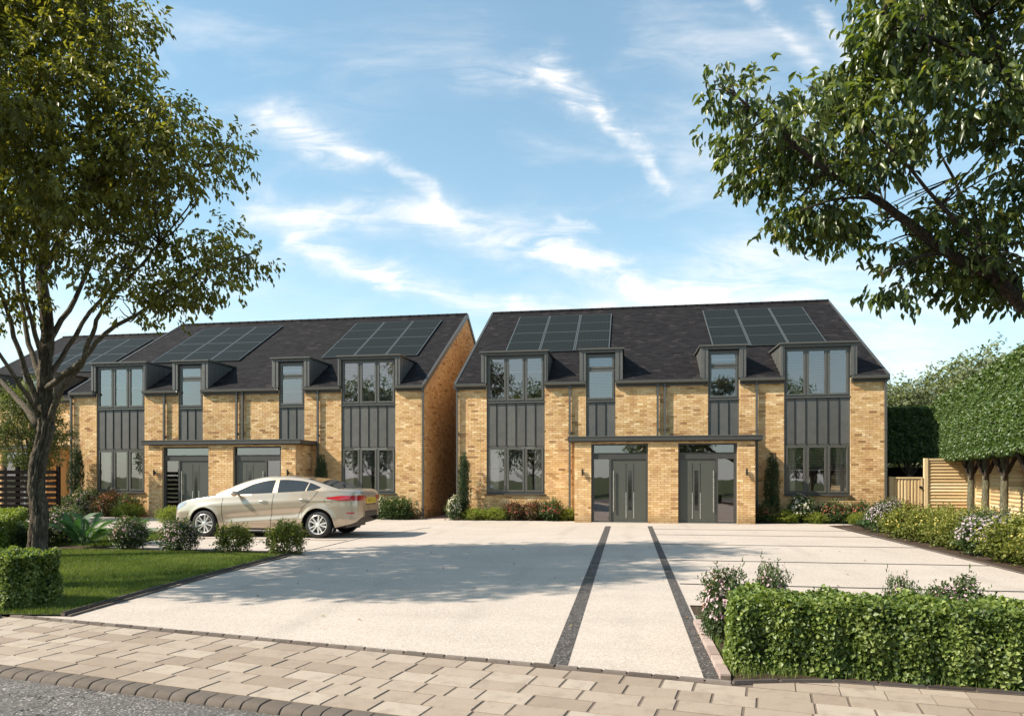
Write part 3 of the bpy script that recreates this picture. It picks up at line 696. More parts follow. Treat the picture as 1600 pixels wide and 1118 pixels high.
def solar(house, u0, v0=2.37, v1=6.22, cols=3, rows_=2, wd=4.06):
    Ls = sqrt(1 + SL * SL); pw = wd / cols; ph = (v1 - v0) * Ls / rows_; rx = atan(SL)
    for i in range(cols):
        for j in range(rows_):
            b = MB(); g = .012; b.box(g, pw - g, g, ph - g, 0, .035, .8); o = b.build('solar_panel', M_panelframe, house)
            o.location = (u0 + pw * i, v0 + j * ph / Ls, EZ + (v0 + j * ph / Ls - EV) * SL + .045); o.rotation_euler = (rx, 0, 0)
            for q in (0, 1):
                h = (ph - 2 * g) / 2; c = MB(); c.box(.045, pw - .045, g + .03 + q * (h - .01), g + h - .02 + q * (h - .01) + .0, .0355, .038, .5); c.build('cell_field', M_cell, o)
M_panelframe = m_simple('panel_frame', (.13, .135, .13), .35, .6, .05)

def door_unit(house, u0, u1, v, mirror, ztop=2.60):
    """u0..u1 opening; sidelight on the left unless mirrored"""
    m = (lambda a: a) if not mirror else (lambda a: u0 + u1 - a)
    def bx(b, a, c, y0, y1, z0, z1, t=.5):
        a, c = m(a), m(c); b.box(min(a, c), max(a, c), y0, y1, z0, z1, t)
    f = MB(); W_ = u1 - u0
    f.box(u0, u1, v, v + .09, ztop - .05, ztop, .4); f.box(u0 + .002, u1 - .002, v + .002, v + .088, 2.09, 2.30, .25)
    for a, c in ((u0, u0 + .09), (u1 - .06, u1)): bx(f, a, c, v + .001, v + .089, 0.01, ztop - .05)
    sl = u0 + .62
    bx(f, sl - .035, sl + .04, v + .001, v + .089, .01, 2.09); bx(f, u0 + .09, sl - .035, v + .003, v + .08, .01, .05)
    fr = f.build('door_frame', M_grey, house)
    d = MB(); a0, a1 = sl + .04, u1 - .06
    bx(d, a0 + .004, a1 - .004, v + .03, v + .08, .02, 2.085, .5); dr = d.build('door', M_door, house)
    cx = (a0 + a1) / 2 + .04
    s = MB()
    for q in (-.125, .125): bx(s, cx + q - .010, cx + q + .010, v + .028, v + .031, 1.0, 1.95, .1)
    s.build('groove', M_black, dr)
    s = MB(); bx(s, cx - .06, cx + .06, v + .027, v + .032, .42, 1.72, .5); s.build('slot_window', M_slotglass, dr)
    s = MB()
    for q in (-.125, .125): bx(s, cx + q - .012, cx + q + .012, v + .022, v + .031, .15, 1.0, .9)
    s.build('metal_strip', M_steel, dr)
    s = MB(); hx = m(a0 + .07)
    s.tube([(hx, v - .02, .36), (hx, v - .02, 1.72)], .019, 10, .9); s.tube([(hx, v - .02, .5), (hx, v + .03, .5)], .01, 6); s.tube([(hx, v - .02, 1.58), (hx, v + .03, 1.58)], .01, 6); s.build('handle', M_steel, dr, smooth=True, autos=40)
    g = MB(); aa, cc = sorted((m(u0 + .09), m(sl - .035))); g.face([(aa, v + .04, .05), (cc, v + .043, .05), (cc, v + .043, 2.09), (aa, v + .04, 2.09)]); g.build('pane', M_glass, fr)
    g = MB(); g.face([(u0 + .09, v + .04, 2.30), (u1 - .06, v + .042, 2.30), (u1 - .06, v + .044, ztop - .05), (u0 + .09, v + .042, ztop - .05)]); g.build('pane', M_glass, fr)
    t = MB(); t.box(u0 + .01, u1 - .01, v - .06, v + .02, .002, .02, .6); t.build('threshold', M_steel, house)
    room(house, u0 + .03, u1 - .03, .01, ztop, v + .1, v + 3.2, .2)
M_slotglass = m_simple('dark_glass', (.014, .014, .013), .06, 0, .0, spec=.9)
def lamp(house, u, v, z):
    b = MB(); b.lathe([(.001, -.11), (.03, -.11), (.03, .11), (.001, .11)], (u, v - .075, z), 'z', 14, .3); b.box(u - .02, u + .02, v - .06, v, z - .05, z + .05, .3)
    o = b.build('wall_lamp', M_black, house, smooth=True, autos=40)

BRK_PHASE = 0
def build_house(name, hw, wide, narrow, doors, ridge=7.0, loc=(0, 0), porch=None, pipes=(), endpipes=(True, True), solars=(), blinds=None, nobj=300, lab='', gable=(True, True), openings=(), gutters_skip=()):
    H = empty(name, (loc[0], loc[1], 0), label=lab, category='house', group='houses of buff brick with slate roofs')
    UL, UR = (-hw, hw) if not isinstance(hw, tuple) else hw
    holes = []
    for (a, c) in wide: holes.append((a, c, .90, EZ + .1))
    for (a, c, zb) in narrow: holes.append((a, c, zb, EZ + .1))
    holes += list(openings)
    door_holes = [(a, c, 0, 2.60) for a, c, mm in doors] if porch else []
    # --- main wall (behind the porch the wall is left open for the hall)
    wall = MB()
    mh = holes + ([(porch[0] + .3, porch[1] - .3, 0, 2.66)] if porch else [])
    for q in rects(UL + .012, UR - .012, 0, EZ - .06, mh): wall.box(q[0], q[1], .012, .30, q[2], q[3], .5)
    wb = wall.build('wall', M_mortar, H)
    bm = MB(); count = 0
    if porch:
        pu0, pu1, pd = porch; fz = -pd
        pw = MB(); ph = door_holes
        for q in rects(pu0 + .012, pu1 - .012, 0, 2.66, ph): pw.box(q[0], q[1], fz + .012, fz + .25, q[2], q[3], .5)
        for a in (pu0 + .012, pu1 - .25): pw.box(a, a + .238, fz + .25, .011, 0, 2.66, .5)
        pwo = pw.build('porch_wall', M_mortar, H)
        for q in bricks_of(pu0, pu1, .005, 2.66, ph):
            if count < nobj: brick_obj(pwo, q, fz); count += 1
            else: brick_box(bm, q, brick_tone(), fz)
        for q in bricks_of(-pd + .0, -.014, .005, 2.66, []):          # porch returns
            t = brick_tone(); j = BR.uniform(-.002, .002)
            bm.box(pu0 + j, pu0 + .012, q[0], q[1], q[2], q[3], t); bm.box(pu1 - .012, pu1 + j, q[0], q[1], q[2], q[3], t)
    for q in bricks_of(UL, UR, .005, EZ - .2, holes + ([(porch[0], porch[1], 0, 2.66)] if porch else [])): brick_box(bm, q, brick_tone())
    # --- gables
    zr = EZ + (ridge - EV) * SL; D = 2 * ridge
    for side, on in ((-1, gable[0]), (1, gable[1])):
        if not on: continue
        u = UL if side < 0 else UR; g = MB()
        pl = [(.31, 0), (D, 0), (D, EZ - .1), (ridge, zr - .12), (.31, EZ + .1)]
        a, c = (u + .012, u + .29) if side < 0 else (u - .29, u - .012)
        n = len(pl); k = len(g.V); g.V.extend([(a, y, z) for y, z in pl]); g.V.extend([(c, y, z) for y, z in pl])
        g.F.append(tuple(range(k + n - 1, k - 1, -1))); g.F.append(tuple(range(k + n, k + 2 * n)))
        for i in range(n): j = (i + 1) % n; g.F.append((k + i, k + j, k + n + j, k + n + i))
        g.T += [.5] * (n + 2); g.M += [0] * (n + 2); g.build('gable_wall', M_mortar, H)
        def lim(z):
            if z < EZ - .1: return (0.0, D)
            t = (z - EZ + .10) / SL; return (t - .05, D - t + .05)
        for q in bricks_of(.001, D, .005, zr - .15, [], lim):
            t = brick_tone() * .85; j = BR.uniform(-.003, .002)
            if side < 0: bm.box(u + j, u + .0125, q[0], q[1], q[2], q[3], t, 0, False)
            else: bm.box(u - .0125, u - j, q[0], q[1], q[2], q[3], t, 0, False)
        # verge board along the slope
        for sgn in (1, -1):
            v = MB(); e0 = EV - .06; y0, z0 = e0, EZ + (e0 - EV) * SL; y1, z1 = ridge, zr
            f = (lambda y: y) if sgn > 0 else (lambda y: D - y)
            a, c = (u - .05, u + .04) if side < 0 else (u - .04, u + .05)
            v.hexa([(a, f(y0), z0 - .17), (c, f(y0), z0 - .17), (c, f(y1), z1 - .17), (a, f(y1), z1 - .17), (a, f(y0), z0 + .035), (c, f(y0), z0 + .035), (c, f(y1), z1 + .035), (a, f(y1), z1 + .035)], .35); v.build('verge_board', M_grey, H)
    bm.build('brickwork', M_brick, wb, kind='stuff')
    # --- roof
    dz = [(a - .2, c + .19) for a, c in wide] + [(a - .26, c + .24) for a, c, _ in narrow]
    rholes = [(a + .06, c - .06, EV - .1, 1.72) for a, c in dz]
    rb = MB()
    for q in rects(UL - .02, UR + .02, EV, ridge, rholes):
        za, zc = EZ + (q[2] - EV) * SL, EZ + (q[3] - EV) * SL
        rb.hexa([(q[0], q[2], za - .06), (q[1], q[2], za - .06), (q[1], q[3], zc - .06), (q[0], q[3], zc - .06), (q[0], q[2], za), (q[1], q[2], za), (q[1], q[3], zc), (q[0], q[3], zc)])
    e = D - EV
    rb.hexa([(UL - .02, ridge, zr - .06), (UR + .02, ridge, zr - .06), (UR + .02, e, EZ - .06), (UL - .02, e, EZ - .06), (UL - .02, ridge, zr), (UR + .02, ridge, zr), (UR + .02, e, EZ), (UL - .02, e, EZ)])
    roof = rb.build('roof', M_slate, H)
    slates(roof, UL - .03, UR + .03, EV - .04, ridge, rholes, 1, ridge); slates(roof, UL - .03, UR + .03, EV - .04, ridge, [], -1, ridge)
    n = int((UR - UL) / .45); rt = MB(); rt.grid([[(x, .10 * cos(t), .10 * sin(t) - .02) for t in (0, .6, 1.2, 1.57, 1.95, 2.54, pi)] for x in (0, .44)], .5, flip=True)
    rt.box(.40, .455, -.108, .108, -.03, .06, .3); rtm = rt.mesh('ridge_tile', M_slate)
    for i in range(n): link('ridge_tile', rtm, roof, (UL + i * (UR - UL) / n, ridge, zr + .0))
    # --- windows
    bl = blinds or {}
    for i, (a, c) in enumerate(wide):
        window(H, a, c, .92, 2.60, .05, 3, bl.get(('wg', i)), curtain=True); cladding(H, a, c, 2.60, 4.14, 6); window(H, a, c, 4.17, 5.83, .04, 3, bl.get(('wu', i)), sill=False)
        inner = 1 if a < 0 else -1
        d0, d1 = (a - .19, c + .11) if a < 0 else (a - .11, c + .19)
        dormer(H, d0, d1, a, c, 3)
        room(H, a - .35, c + .35, .3, 2.5, .31, 3.6); room(H, a + .02, c - .02, 4.0, 5.9, .16, 2.6)
    for i, (a, c, zb) in enumerate(narrow):
        cladding(H, a, c, zb, 4.12, 3); window(H, a, c, 4.15, 5.79, .04, 1, bl.get(('n', i)), transom=5.27, sill=False)
        d0, d1 = (a - .22, c + .25) if a < 0 else (a - .25, c + .22)
        dormer(H, d0, d1, a, c, 1); room(H, a + .02, c - .02, 4.0, 5.8, .16, 2.0)
    # --- gutters between the dormers
    cuts = sorted([(a, c) for a, c in wide] + [(a, c) for a, c, _ in narrow]); x = UL - .02
    for a, c in cuts:
        if a - x > .1: gutter(H, x, a - .01)
        x = c + .01
    if UR + .02 - x > .1: gutter(H, x, UR + .02)
    for u, z0 in pipes: pipe(H, u, z0, EZ - .1)
    if porch:
        pu0, pu1, pd = porch
        b = MB(); b.box(pu0 - .22, pu1 + .22, -pd - .10, -.004, 2.692, 2.83, .7); cn = b.build('canopy', M_grey, H)
        b = MB(); b.box(pu0 - .235, pu1 + .235, -pd - .115, -pd - .09, 2.82, 2.85, .9); b.build('canopy_trim', M_greyl, cn)
        b = MB(); b.box(pu0 - .2, pu1 + .2, -pd - .085, -.01, 2.672, 2.694, .2); b.build('soffit', M_black, cn)
        for a, c, mm in doors: door_unit(H, a, c, -pd + .10, mm)
        lamp(H, pu0 + .27, -pd, 1.66); lamp(H, pu1 - .27, -pd, 1.66)
    for s in solars: solar(H, *s) if isinstance(s, tuple) else solar(H, s)
    return H

wide_ = [(-6.12, -4.03), (4.03, 6.12)]; narrow_ = [(-2.58, -1.56, 2.70), (1.56, 2.58, 2.70)]
doors_ = [(-2.33, -.48, False), (.48, 2.33, True)]
pipes_ = [(-3.14, .05), (3.14, .05), (-.12, 2.84), (.12, 2.84), (-7.18, .05), (7.18, .05)]
h1 = build_house('house', 7.24, wide_, narrow_, doors_, porch=(-2.88, 2.88, 1.33), pipes=pipes_, loc=(1.09, WALLY), solars=(-5.88, 1.97),
                 blinds={('wg', 0): [.5, .5, 0], ('wu', 0): [.32, .32, .32], ('n', 0): 1.0, ('n', 1): [0, .5], ('wg', 1): [.5, .5, .5], ('wu', 1): [1, 1, 1]},
                 lab='pair of brick homes at the right beside the timber garden gate')
h2 = build_house('house', 7.2, wide_, narrow_, doors_, porch=(-2.88, 2.88, 1.33), pipes=pipes_, loc=(-14.55, WALLY), solars=(-5.5, 2.17),
                 blinds={('wg', 0): [0, .0, 0], ('wu', 0): [.5, .5, .5], ('n', 0): 1.0, ('n', 1): [.5, .5], ('wg', 1): [.5, .5, .5], ('wu', 1): [1, 1, 1]},
                 lab='pair of brick homes behind the parked gold car')
h3 = build_house('house', (-3.9, 4.2), [(-3.1, -1.1)], [(.62, 1.64, 2.70)], [(-.2, 1.4, False)], porch=(-.6, 1.95, .55), pipes=[(-3.8, .05)], loc=(-25.96, 26.8), solars=(-2.05,),
                 blinds={('n', 0): 1.0}, nobj=0, gable=(True, False), openings=[(2.15, 4.2, 0, 2.84)],
                 lab='brick home set back behind the street tree at the far left')
b = MB(); b.box(2.15, 4.2, .0, .3, 2.80, 2.87, .3); b.build('lintel', M_grey, h3)
b = MB(); b.box(2.05, 2.13, .3, 5.5, 0, 2.8, .5); b.box(2.13, 4.2, 5.5, 5.6, 0, 2.8, .5); b.box(2.13, 4.2, .3, 5.5, 2.8, 2.85, .5); b.build('passage_wall', M_brick, h3)

# ---------------------------------------------------------------- fences and gates on the right
LD = Vector((.228, .974)).normalized()                 # the side boundary runs along LD
def fence_panel(label, p0, p1, zt, nb, vertical=False, gate=False, cat='fence', posts=(True, True), mat=None, frame=True):
    p0 = Vector(p0); p1 = Vector(p1); L = (p1 - p0).length; rz = atan2((p1 - p0).y, (p1 - p0).x)
    F = empty('garden_gate' if gate else 'fence_panel', (p0.x, p0.y, 0), rz, label=label, category=cat, group=None if gate else 'pine fence panels along the garden')
    z0 = .06
    b0, b1 = (.045, L - .045)
    if vertical:
        w = (b1 - b0) / nb
        for i in range(nb):
            b = MB(); x0 = b0 + w * i; q = .012
            b.hexa([(x0 + .004, 0, z0), (x0 + w - .004, 0, z0), (x0 + w - .004, .02, z0), (x0 + .004, .02, z0), (x0 + .004, 0, zt - .02), (x0 + w - .004, 0, zt - .02), (x0 + w - .004, .02, zt - .02), (x0 + .004, .02, zt - .02)], rng.random())
            b.hexa([(x0 + w * .3, -.012, z0), (x0 + w * .7, -.012, z0), (x0 + w * .85, 0, z0), (x0 + w * .15, 0, z0), (x0 + w * .3, -.012, zt - .03), (x0 + w * .7, -.012, zt - .03), (x0 + w * .85, 0, zt - .03), (x0 + w * .15, 0, zt - .03)], rng.random())
            b.build('board', M_woodv, F)
    else:
        h = (zt - .03 - z0) / nb
        for i in range(nb):
            za = z0 + h * i; t = rng.random(); b = MB(); b.box(b0, b1, .0, .02, za + .003, za + h - .003, t)
            b.hexa([(b0, -.004, za + .01), (b1, -.004, za + .01), (b1, 0.001, za + .006), (b0, 0.001, za + .006), (b0, -.02, za + h * .45), (b1, -.02, za + h * .45), (b1, .001, za + h * .9), (b0, .001, za + h * .9)], t)
            b.build('board', M_wood, F)
    if frame:
        b = MB(); b.box(0, L, -.03, .03, zt - .02, zt + .035, .6); b.build('top_rail', M_wood, F)
        b = MB(); b.box(0, .045, -.028, .028, 0, zt - .021, .6); b.box(L - .045, L, -.028, .028, 0, zt - .021, .6); b.build('side_frame', M_woodv, F)
    if posts[0]: b = MB(); b.box(-.11, -.004, -.05, .055, 0, zt + .045, .7); b.build('post', M_woodv, F)
    if posts[1]: b = MB(); b.box(L + .004, L + .11, -.05, .055, 0, zt + .045, .7); b.build('post', M_woodv, F)
    if gate:
        b = MB(); b.tube([(L - .09, -.055, zt - .33), (L - .02, -.055, zt - .33)], .013, 8); b.lathe([(.001, 0), (.045, 0), (.045, .012), (.001, .012)], (L - .06, -.045, zt - .30), 'y', 14); b.build('latch', M_black, F)
    return F
fence_panel('low timber gate of upright boards between brick house and tall fence', (8.52, 25.1), (9.42, 25.1), 1.47, 8, True, True, 'gate', (True, False))
fence_panel('tall pine fence panel facing the driveway beside the timber gate', (9.58, 25.1), (10.85, 25.1), 2.07, 19)
cn = Vector((10.97, 25.0)); 
for i, lb in enumerate(['farthest panel of the pine fence running behind the clipped tree trunks', 'second farthest panel of the pine fence behind the clipped tree trunks', 'pine fence panel behind the second and third clipped tree trunks', 'pine fence panel behind the nearest clipped tree trunk at the photo edge', 'nearest pine fence panel, cut by the right edge of the photo']):
    a = cn - LD * (1.95 * i + .05); c = cn - LD * (1.95 * i + 1.85); fence_panel(lb, (a.x, a.y), (c.x, c.y), 2.05, 18, posts=(False, True))
b = MB(); 
# dark slatted fence at the left
DF = empty('slatted_fence', (-21.2, 20.3, 0), atan2(.15, 1.6), label='dark slatted fence in front of the brick home at the far left', category='fence')
for k in range(9):
    b = MB(); b.box(0, 2.75, 0, .025, .12 + k * .185, .12 + k * .185 + .125, rng.random()); b.build('slat', M_dark, DF)
for x in (.02, 1.35, 2.75): b = MB(); b.box(x, x + .1, .026, .11, 0, 1.85, .4); b.build('post', M_dark, DF)
fence_panel('narrow timber gate inside the brick passage at the left', (-23.75, 28.6), (-22.55, 28.6), 1.35, 8, True, True, 'gate', (False, False))

# ---------------------------------------------------------------- plants
def rot_to(d): return d
class Plant:
    def __init__(s): s.P = []; s.D = []; s.N = []; s.L = []; s.T = []
    def add(s, P, D, N, L, T): s.P.append(P); s.D.append(D); s.N.append(N); s.L.append(np.broadcast_to(L, (len(P),))); s.T.append(T)
    def mesh(s, name, wr, mat, detail=True, fold=.18):
        return leaves(name, np.concatenate(s.P), np.concatenate(s.D), np.concatenate(s.N), np.concatenate(s.L), wr, np.clip(np.concatenate(s.T), 0, 1), mat, detail, fold)

def sprigs(pl, C, O, n, reach, L, droop=.3, tone=.5, spread=.6):
    """at each centre C a twig pointing along O carrying n leaves"""
    m = len(C); O = unit(O)
    t = RNG.uniform(0, 1, (m, n, 1)); side = RNG.choice([-1, 1], (m, n, 1))
    A = unit(np.cross(O, RNG.normal(size=(m, 3))))
    base = C[:, None] + O[:, None] * t * reach + RNG.normal(0, reach * .10, (m, n, 3))
    D = O[:, None] * .6 + A[:, None] * side * spread + RNG.normal(0, .35, (m, n, 3)) + np.array([0, 0, -droop])
    Nn = np.array([0, 0, 1.0]) + RNG.normal(0, .45, (m, n, 3)) + O[:, None] * .35
    tt = (tone if np.ndim(tone) == 0 else np.asarray(tone)[:, None]) + RNG.normal(0, .16, (m, n))
    pl.add(base.reshape(-1, 3), D.reshape(-1, 3), unit(Nn).reshape(-1, 3), (L * RNG.uniform(.7, 1.2, (m, n))).ravel(), tt.ravel())

def blob_crown(blobs, per, n, reach, L, droop=.3):
    """blobs: (centre, radius, density)"""
    pl = Plant()
    for c, r, dn in blobs:
        m = max(3, int(per * dn * r * r)); d = rdir(m); rr = r * RNG.uniform(.0, 1, m) ** .42
        sc = np.array([1, 1, .82]); C = np.array(c) + d * rr[:, None] * sc
        C += np.sin(C * 5.1) * .06
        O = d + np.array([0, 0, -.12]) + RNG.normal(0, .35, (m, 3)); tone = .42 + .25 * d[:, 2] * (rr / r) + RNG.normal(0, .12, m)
        sprigs(pl, C, O, n, reach, L, droop, tone)
    return pl

def clump_crown(blobs, sr, kd, sprg, n, reach, L, droop=.3, flat=.62):
    """crown of distinct leafy clumps with gaps between them"""
    pl = Plant()
    for c, r, dn in blobs:
        k = max(2, int(kd * dn * (r / sr) ** 2)); d = rdir(k); rr = r * RNG.uniform(.15, 1, k) ** .6
        SC = np.array(c) + d * rr[:, None] * np.array([1, 1, .85]); s_ = sr * RNG.uniform(.6, 1.25, k)
        for j in range(k):
            m = max(3, int(sprg * (s_[j] / sr) ** 2)); dd = rdir(m); C = SC[j] + dd * (s_[j] * RNG.uniform(.1, 1, m) ** .5)[:, None] * np.array([1.15, 1.15, flat])
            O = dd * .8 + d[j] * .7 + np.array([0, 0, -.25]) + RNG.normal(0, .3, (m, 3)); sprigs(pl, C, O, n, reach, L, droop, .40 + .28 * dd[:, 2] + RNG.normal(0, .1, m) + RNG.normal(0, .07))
    return pl

def limb(b, pts, r0, r1, n=8, jit=.02, sub=3):
    """smooth tapered limb through points"""
    P = [Vector(p) for p in pts]; out = []
    for i in range(len(P) - 1):
        p0 = P[max(i - 1, 0)]; p1 = P[i]; p2 = P[i + 1]; p3 = P[min(i + 2, len(P) - 1)]
        for k in range(sub):
            t = k / sub; out.append(.5 * ((2 * p1) + (p2 - p0) * t + (2 * p0 - 5 * p1 + 4 * p2 - p3) * t * t + (3 * p1 - p0 - 3 * p2 + p3) * t ** 3))
    out.append(P[-1]); m = len(out)
    out = [p + Vector((random.uniform(-jit, jit), random.uniform(-jit, jit), 0)) * (0 if i == 0 else 1) for i, p in enumerate(out)]
    rad = [r0 + (r1 - r0) * (i / (m - 1)) ** .8 for i in range(m)]
    b.tube(out, rad, n, random.random(), wob=.10); return out

FX = Vector((-sin(YAW), cos(YAW), 0)); RX = Vector((cos(YAW), sin(YAW), 0))
def at(px, py, depth):
    """a point of the place from its bearing, height angle and distance"""
    return RX * ((px - 800) / 1115. * depth) + FX * depth + Vector((0, 0, EYE + (745 - py) / 1115. * depth))

# ---- the big street tree at the left
ST = empty('street_tree', (-10.76, 11.58, 0), label='tall street tree with rough bark between the lawn and clipped hedge', category='tree')
o0 = Vector((-10.76, 11.58, 0)); D0 = 13.17
def q(px, py, dd=0): return at(px, py, D0 + dd) - o0
def bark_trunk(parent, pts, rads, mat, nseg=72, nring=150, amp=.034, seed=1, flare=.0):
    """trunk with deep vertical bark ridges as real relief"""
    from mathutils import noise as mn
    P = [Vector(p_) for p_ in pts]; n = len(P); b = MB(); rows_ = []
    for i in range(nring + 1):
        u = i / nring * (n - 1); k = min(int(u), n - 2); t = u - k
        p0, p1, p2, p3 = P[max(k - 1, 0)], P[k], P[k + 1], P[min(k + 2, n - 1)]
        c = .5 * ((2 * p1) + (p2 - p0) * t + (2 * p0 - 5 * p1 + 4 * p2 - p3) * t * t + (3 * p1 - p0 - 3 * p2 + p3) * t ** 3)
        r = rads[k] * (1 - t) + rads[k + 1] * t; row = []
        for j in range(nseg + 1):
            a = 2 * pi * j / nseg; d = Vector((cos(a), sin(a), 0))
            w1 = mn.noise(Vector((d.x * 1.5, d.y * 1.5, c.z * 1.2 + seed))) * 2.2
            rid = 1 - abs(mn.noise(Vector((d.x * 5.2 + w1 * .3, d.y * 5.2, c.z * 1.5)))) * 2.6
            rid2 = 1 - abs(mn.noise(Vector((d.x * 11 + 7, d.y * 11, c.z * 5.0)))) * 2.2
            lump = mn.noise(Vector((d.x * 1.2, d.y * 1.2, c.z * 1.6 + 9))) * .05
            row.append(c + d * (r * (1 + lump) + amp * (rid * .8 + rid2 * .5 - .8)))
        row[-1] = row[0]; rows_.append(row)
    b.grid(rows_, .5, flip=False); return b.build('trunk', mat, parent, smooth=True)
bark_trunk(ST, [q(60, 900), q(59, 850), q(61, 800), q(57, 760), q(61, 715), q(72, 670), q(71, 630), q(70, 590), q(72, 560, .05), q(74, 520, .1), q(70, 470, .1)], [.23, .160, .142, .136, .132, .138, .128, .12, .112, .105, .10], M_bark)
b = MB(); tr = limb(b, [q(60, 885), q(59, 850), q(61, 800), q(57, 760), q(61, 715), q(72, 670), q(71, 630), q(70, 590), q(72, 560, .05), q(74, 520, .1), q(70, 470, .1)], .245, .135, 16, .012, 4)
b = MB(); tips = []
def L_(pts, r0, r1, n=9):
    o = limb(b, [q(*p) for p in pts], r0, r1, n, .02, 3); tips.append(o); return o
L_([(70, 475), (66, 420, .1), (72, 360, 0), (70, 290, -.1), (85, 200, 0), (95, 110, .1), (100, 30, 0), (95, -60, .1)], .105, .03, 12)
L_([(72, 665), (95, 610, -.2), (125, 570, -.3), (140, 535, -.4), (152, 500, -.5), (175, 465, -.6), (215, 420, -.7), (250, 380, -.8)], .065, .018)
L_([(70, 610), (100, 585, -.3), (130, 562, -.5), (165, 520, -.6), (215, 490, -.7), (280, 445, -.8), (350, 410, -.7), (400, 395, -.6)], .062, .014)
L_([(70, 600), (95, 560, .2), (130, 505, .4), (170, 450, .5), (220, 380, .6), (270, 320, .7), (310, 260, .7)], .056, .016)
L_([(72, 545), (98, 500, .3), (125, 450, .5), (150, 390, .7), (185, 310, .9), (220, 240, 1.0)], .06, .02)
L_([(66, 650), (48, 600, -.2), (35, 560, -.4), (18, 510, -.5), (5, 465, -.5), (-20, 400, -.6), (-50, 320, -.7)], .062, .02)
L_([(68, 600), (50, 555, .3), (38, 500, .4), (25, 440, .5), (15, 370, .6), (0, 290, .6)], .06, .02)
L_([(66, 560), (50, 500, -.3), (35, 430, -.5), (40, 350, -.6), (30, 260, -.7)], .05, .015)
L_([(60, 665), (30, 625, .4), (0, 595, .7), (-60, 540, 1.0), (-120, 470, 1.2)], .07, .02)
L_([(66, 655), (30, 600, -.6), (-5, 545, -1.0), (-60, 480, -1.4)], .05, .02)
L_([(70, 420), (95, 370, -.3), (130, 300, -.5), (150, 230, -.6), (165, 150, -.6), (175, 70, -.5)], .06, .015)
L_([(70, 400), (50, 320, .3), (45, 230, .4), (50, 140, .4), (40, 50, .4)], .055, .015)
SB = [(60, 40, 95), (140, 30, 70), (185, 20, 40), (195, 80, 42), (40, 140, 100), (130, 130, 80), (205, 120, 45), (225, 160, 45), (60, 240, 100), (150, 230, 85), (230, 215, 62), (290, 210, 48), (335, 215, 42), (355, 240, 32),
      (265, 175, 32), (305, 265, 55), (245, 290, 65), (160, 320, 78), (80, 330, 70), (10, 300, 90), (200, 385, 60), (265, 370, 58), (320, 375, 48), (370, 390, 34), (400, 392, 24), (265, 430, 46), (300, 455, 26), (215, 445, 44), (330, 425, 30),
      (140, 395, 36), (50, 390, 34), (0, 390, 40), (185, 470, 22), (250, 480, 20), (-60, 80, 110), (-80, 230, 110), (-90, 380, 90), (20, -40, 80), (110, -30, 70), (-60, -20, 80), (-50, 450, 40), (20, 455, 16)]
blobs = []; SBR = random.Random(5)
for x, y, r in SB:
    rr = r / 84.7; k = 2 if r > 60 else 1
    for i in range(k):
        dd = SBR.uniform(-1.0, 1.0) * (1.3 if r > 60 else .8) - .9
        blobs.append((tuple(q(x + SBR.uniform(-8, 8), y + SBR.uniform(-8, 8), dd)), rr * SBR.uniform(.78, .92), 1.1))
allp = [p for tp in tips for p in tp[4:]]
for c, r, _ in blobs:                                   # twigs from the nearest limb into each leafy mass
    c = Vector(c); near = min(allp, key=lambda p: (p - c).length + (2 if p.z > c.z + .3 else 0))
    for k in range(3):
        e = c + Vector([SBR.uniform(-.7, .7) * r for _ in range(3)]); mid = (near * .5 + e * .5) + Vector((0, 0, -.12)); limb(b, [near, mid, e], .022, .005, 5, .02, 3)
b.build('branches', M_bark, ST, smooth=True)
pl = clump_crown(blobs, .36, 1.85, 13, 10, .32, .120, .8)
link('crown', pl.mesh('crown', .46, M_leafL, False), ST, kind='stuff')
# a neighbour of it, further left along the verge (its shade lies on the driveway); trees across the road mirror in the windows
def plain_tree(name, loc, h, r, leafmat, label, group=None, n=26, per=150, leaf=.16, trunk_r=.18, seed=1, bark=None, cb=.35, detail=False):
    rr = random.Random(seed); T = empty(name, loc, label=label, category='tree', group=group); bark = bark or M_bark
    b = MB(); tp = limb(b, [(0, 0, -.1), (rr.uniform(-.1, .1), 0, h * .2), (rr.uniform(-.2, .2), rr.uniform(-.2, .2), h * .45), (rr.uniform(-.2, .2), 0, h * .8)], trunk_r, trunk_r * .25, 10, .02, 4); b.build('trunk', bark, T, smooth=True)
    b = MB(); bl = []
    for i in range(n):
        a = i * 2.4 + rr.uniform(-.4, .4); f = (i + .5) / n; zz = h * (cb + (1 - cb) * f * .93); prof = sin(pi * (.16 + .80 * f)) ** .7
        d = r * prof * rr.uniform(.45, .85); c = Vector((cos(a) * d, sin(a) * d, zz)); bl.append((tuple(c), r * rr.uniform(.26, .40), 1.0))
        s = tp[min(len(tp) - 1, int(len(tp) * (cb * .7 + .4 * f)))]; limb(b, [s, (s + c) / 2 + Vector((0, 0, -.1 * r)), c], trunk_r * .32, .01, 6, .03, 3)
    b.build('branches', bark, T, smooth=True)
    pl = blob_crown(bl, per, 9, leaf * 3, leaf, .4); link('crown', pl.mesh('crown', .5, leafmat, detail), T, kind='stuff'); return T
plain_tree('street_tree', (-12.5, 6.6, 0), 11.4, 2.3, M_leafL, 'nearer street tree whose outermost leaves just reach the top left corner', n=22, per=150, leaf=.16, seed=4, cb=.60)
plain_tree('young_tree', (-20.4, 21.6, 0), 4.7, 1.35, M_leafT, 'young light green tree behind the dark slatted fence', n=22, per=420, leaf=.085, trunk_r=.07, seed=8, cb=.42, bark=M_bark2)
k_ = 0
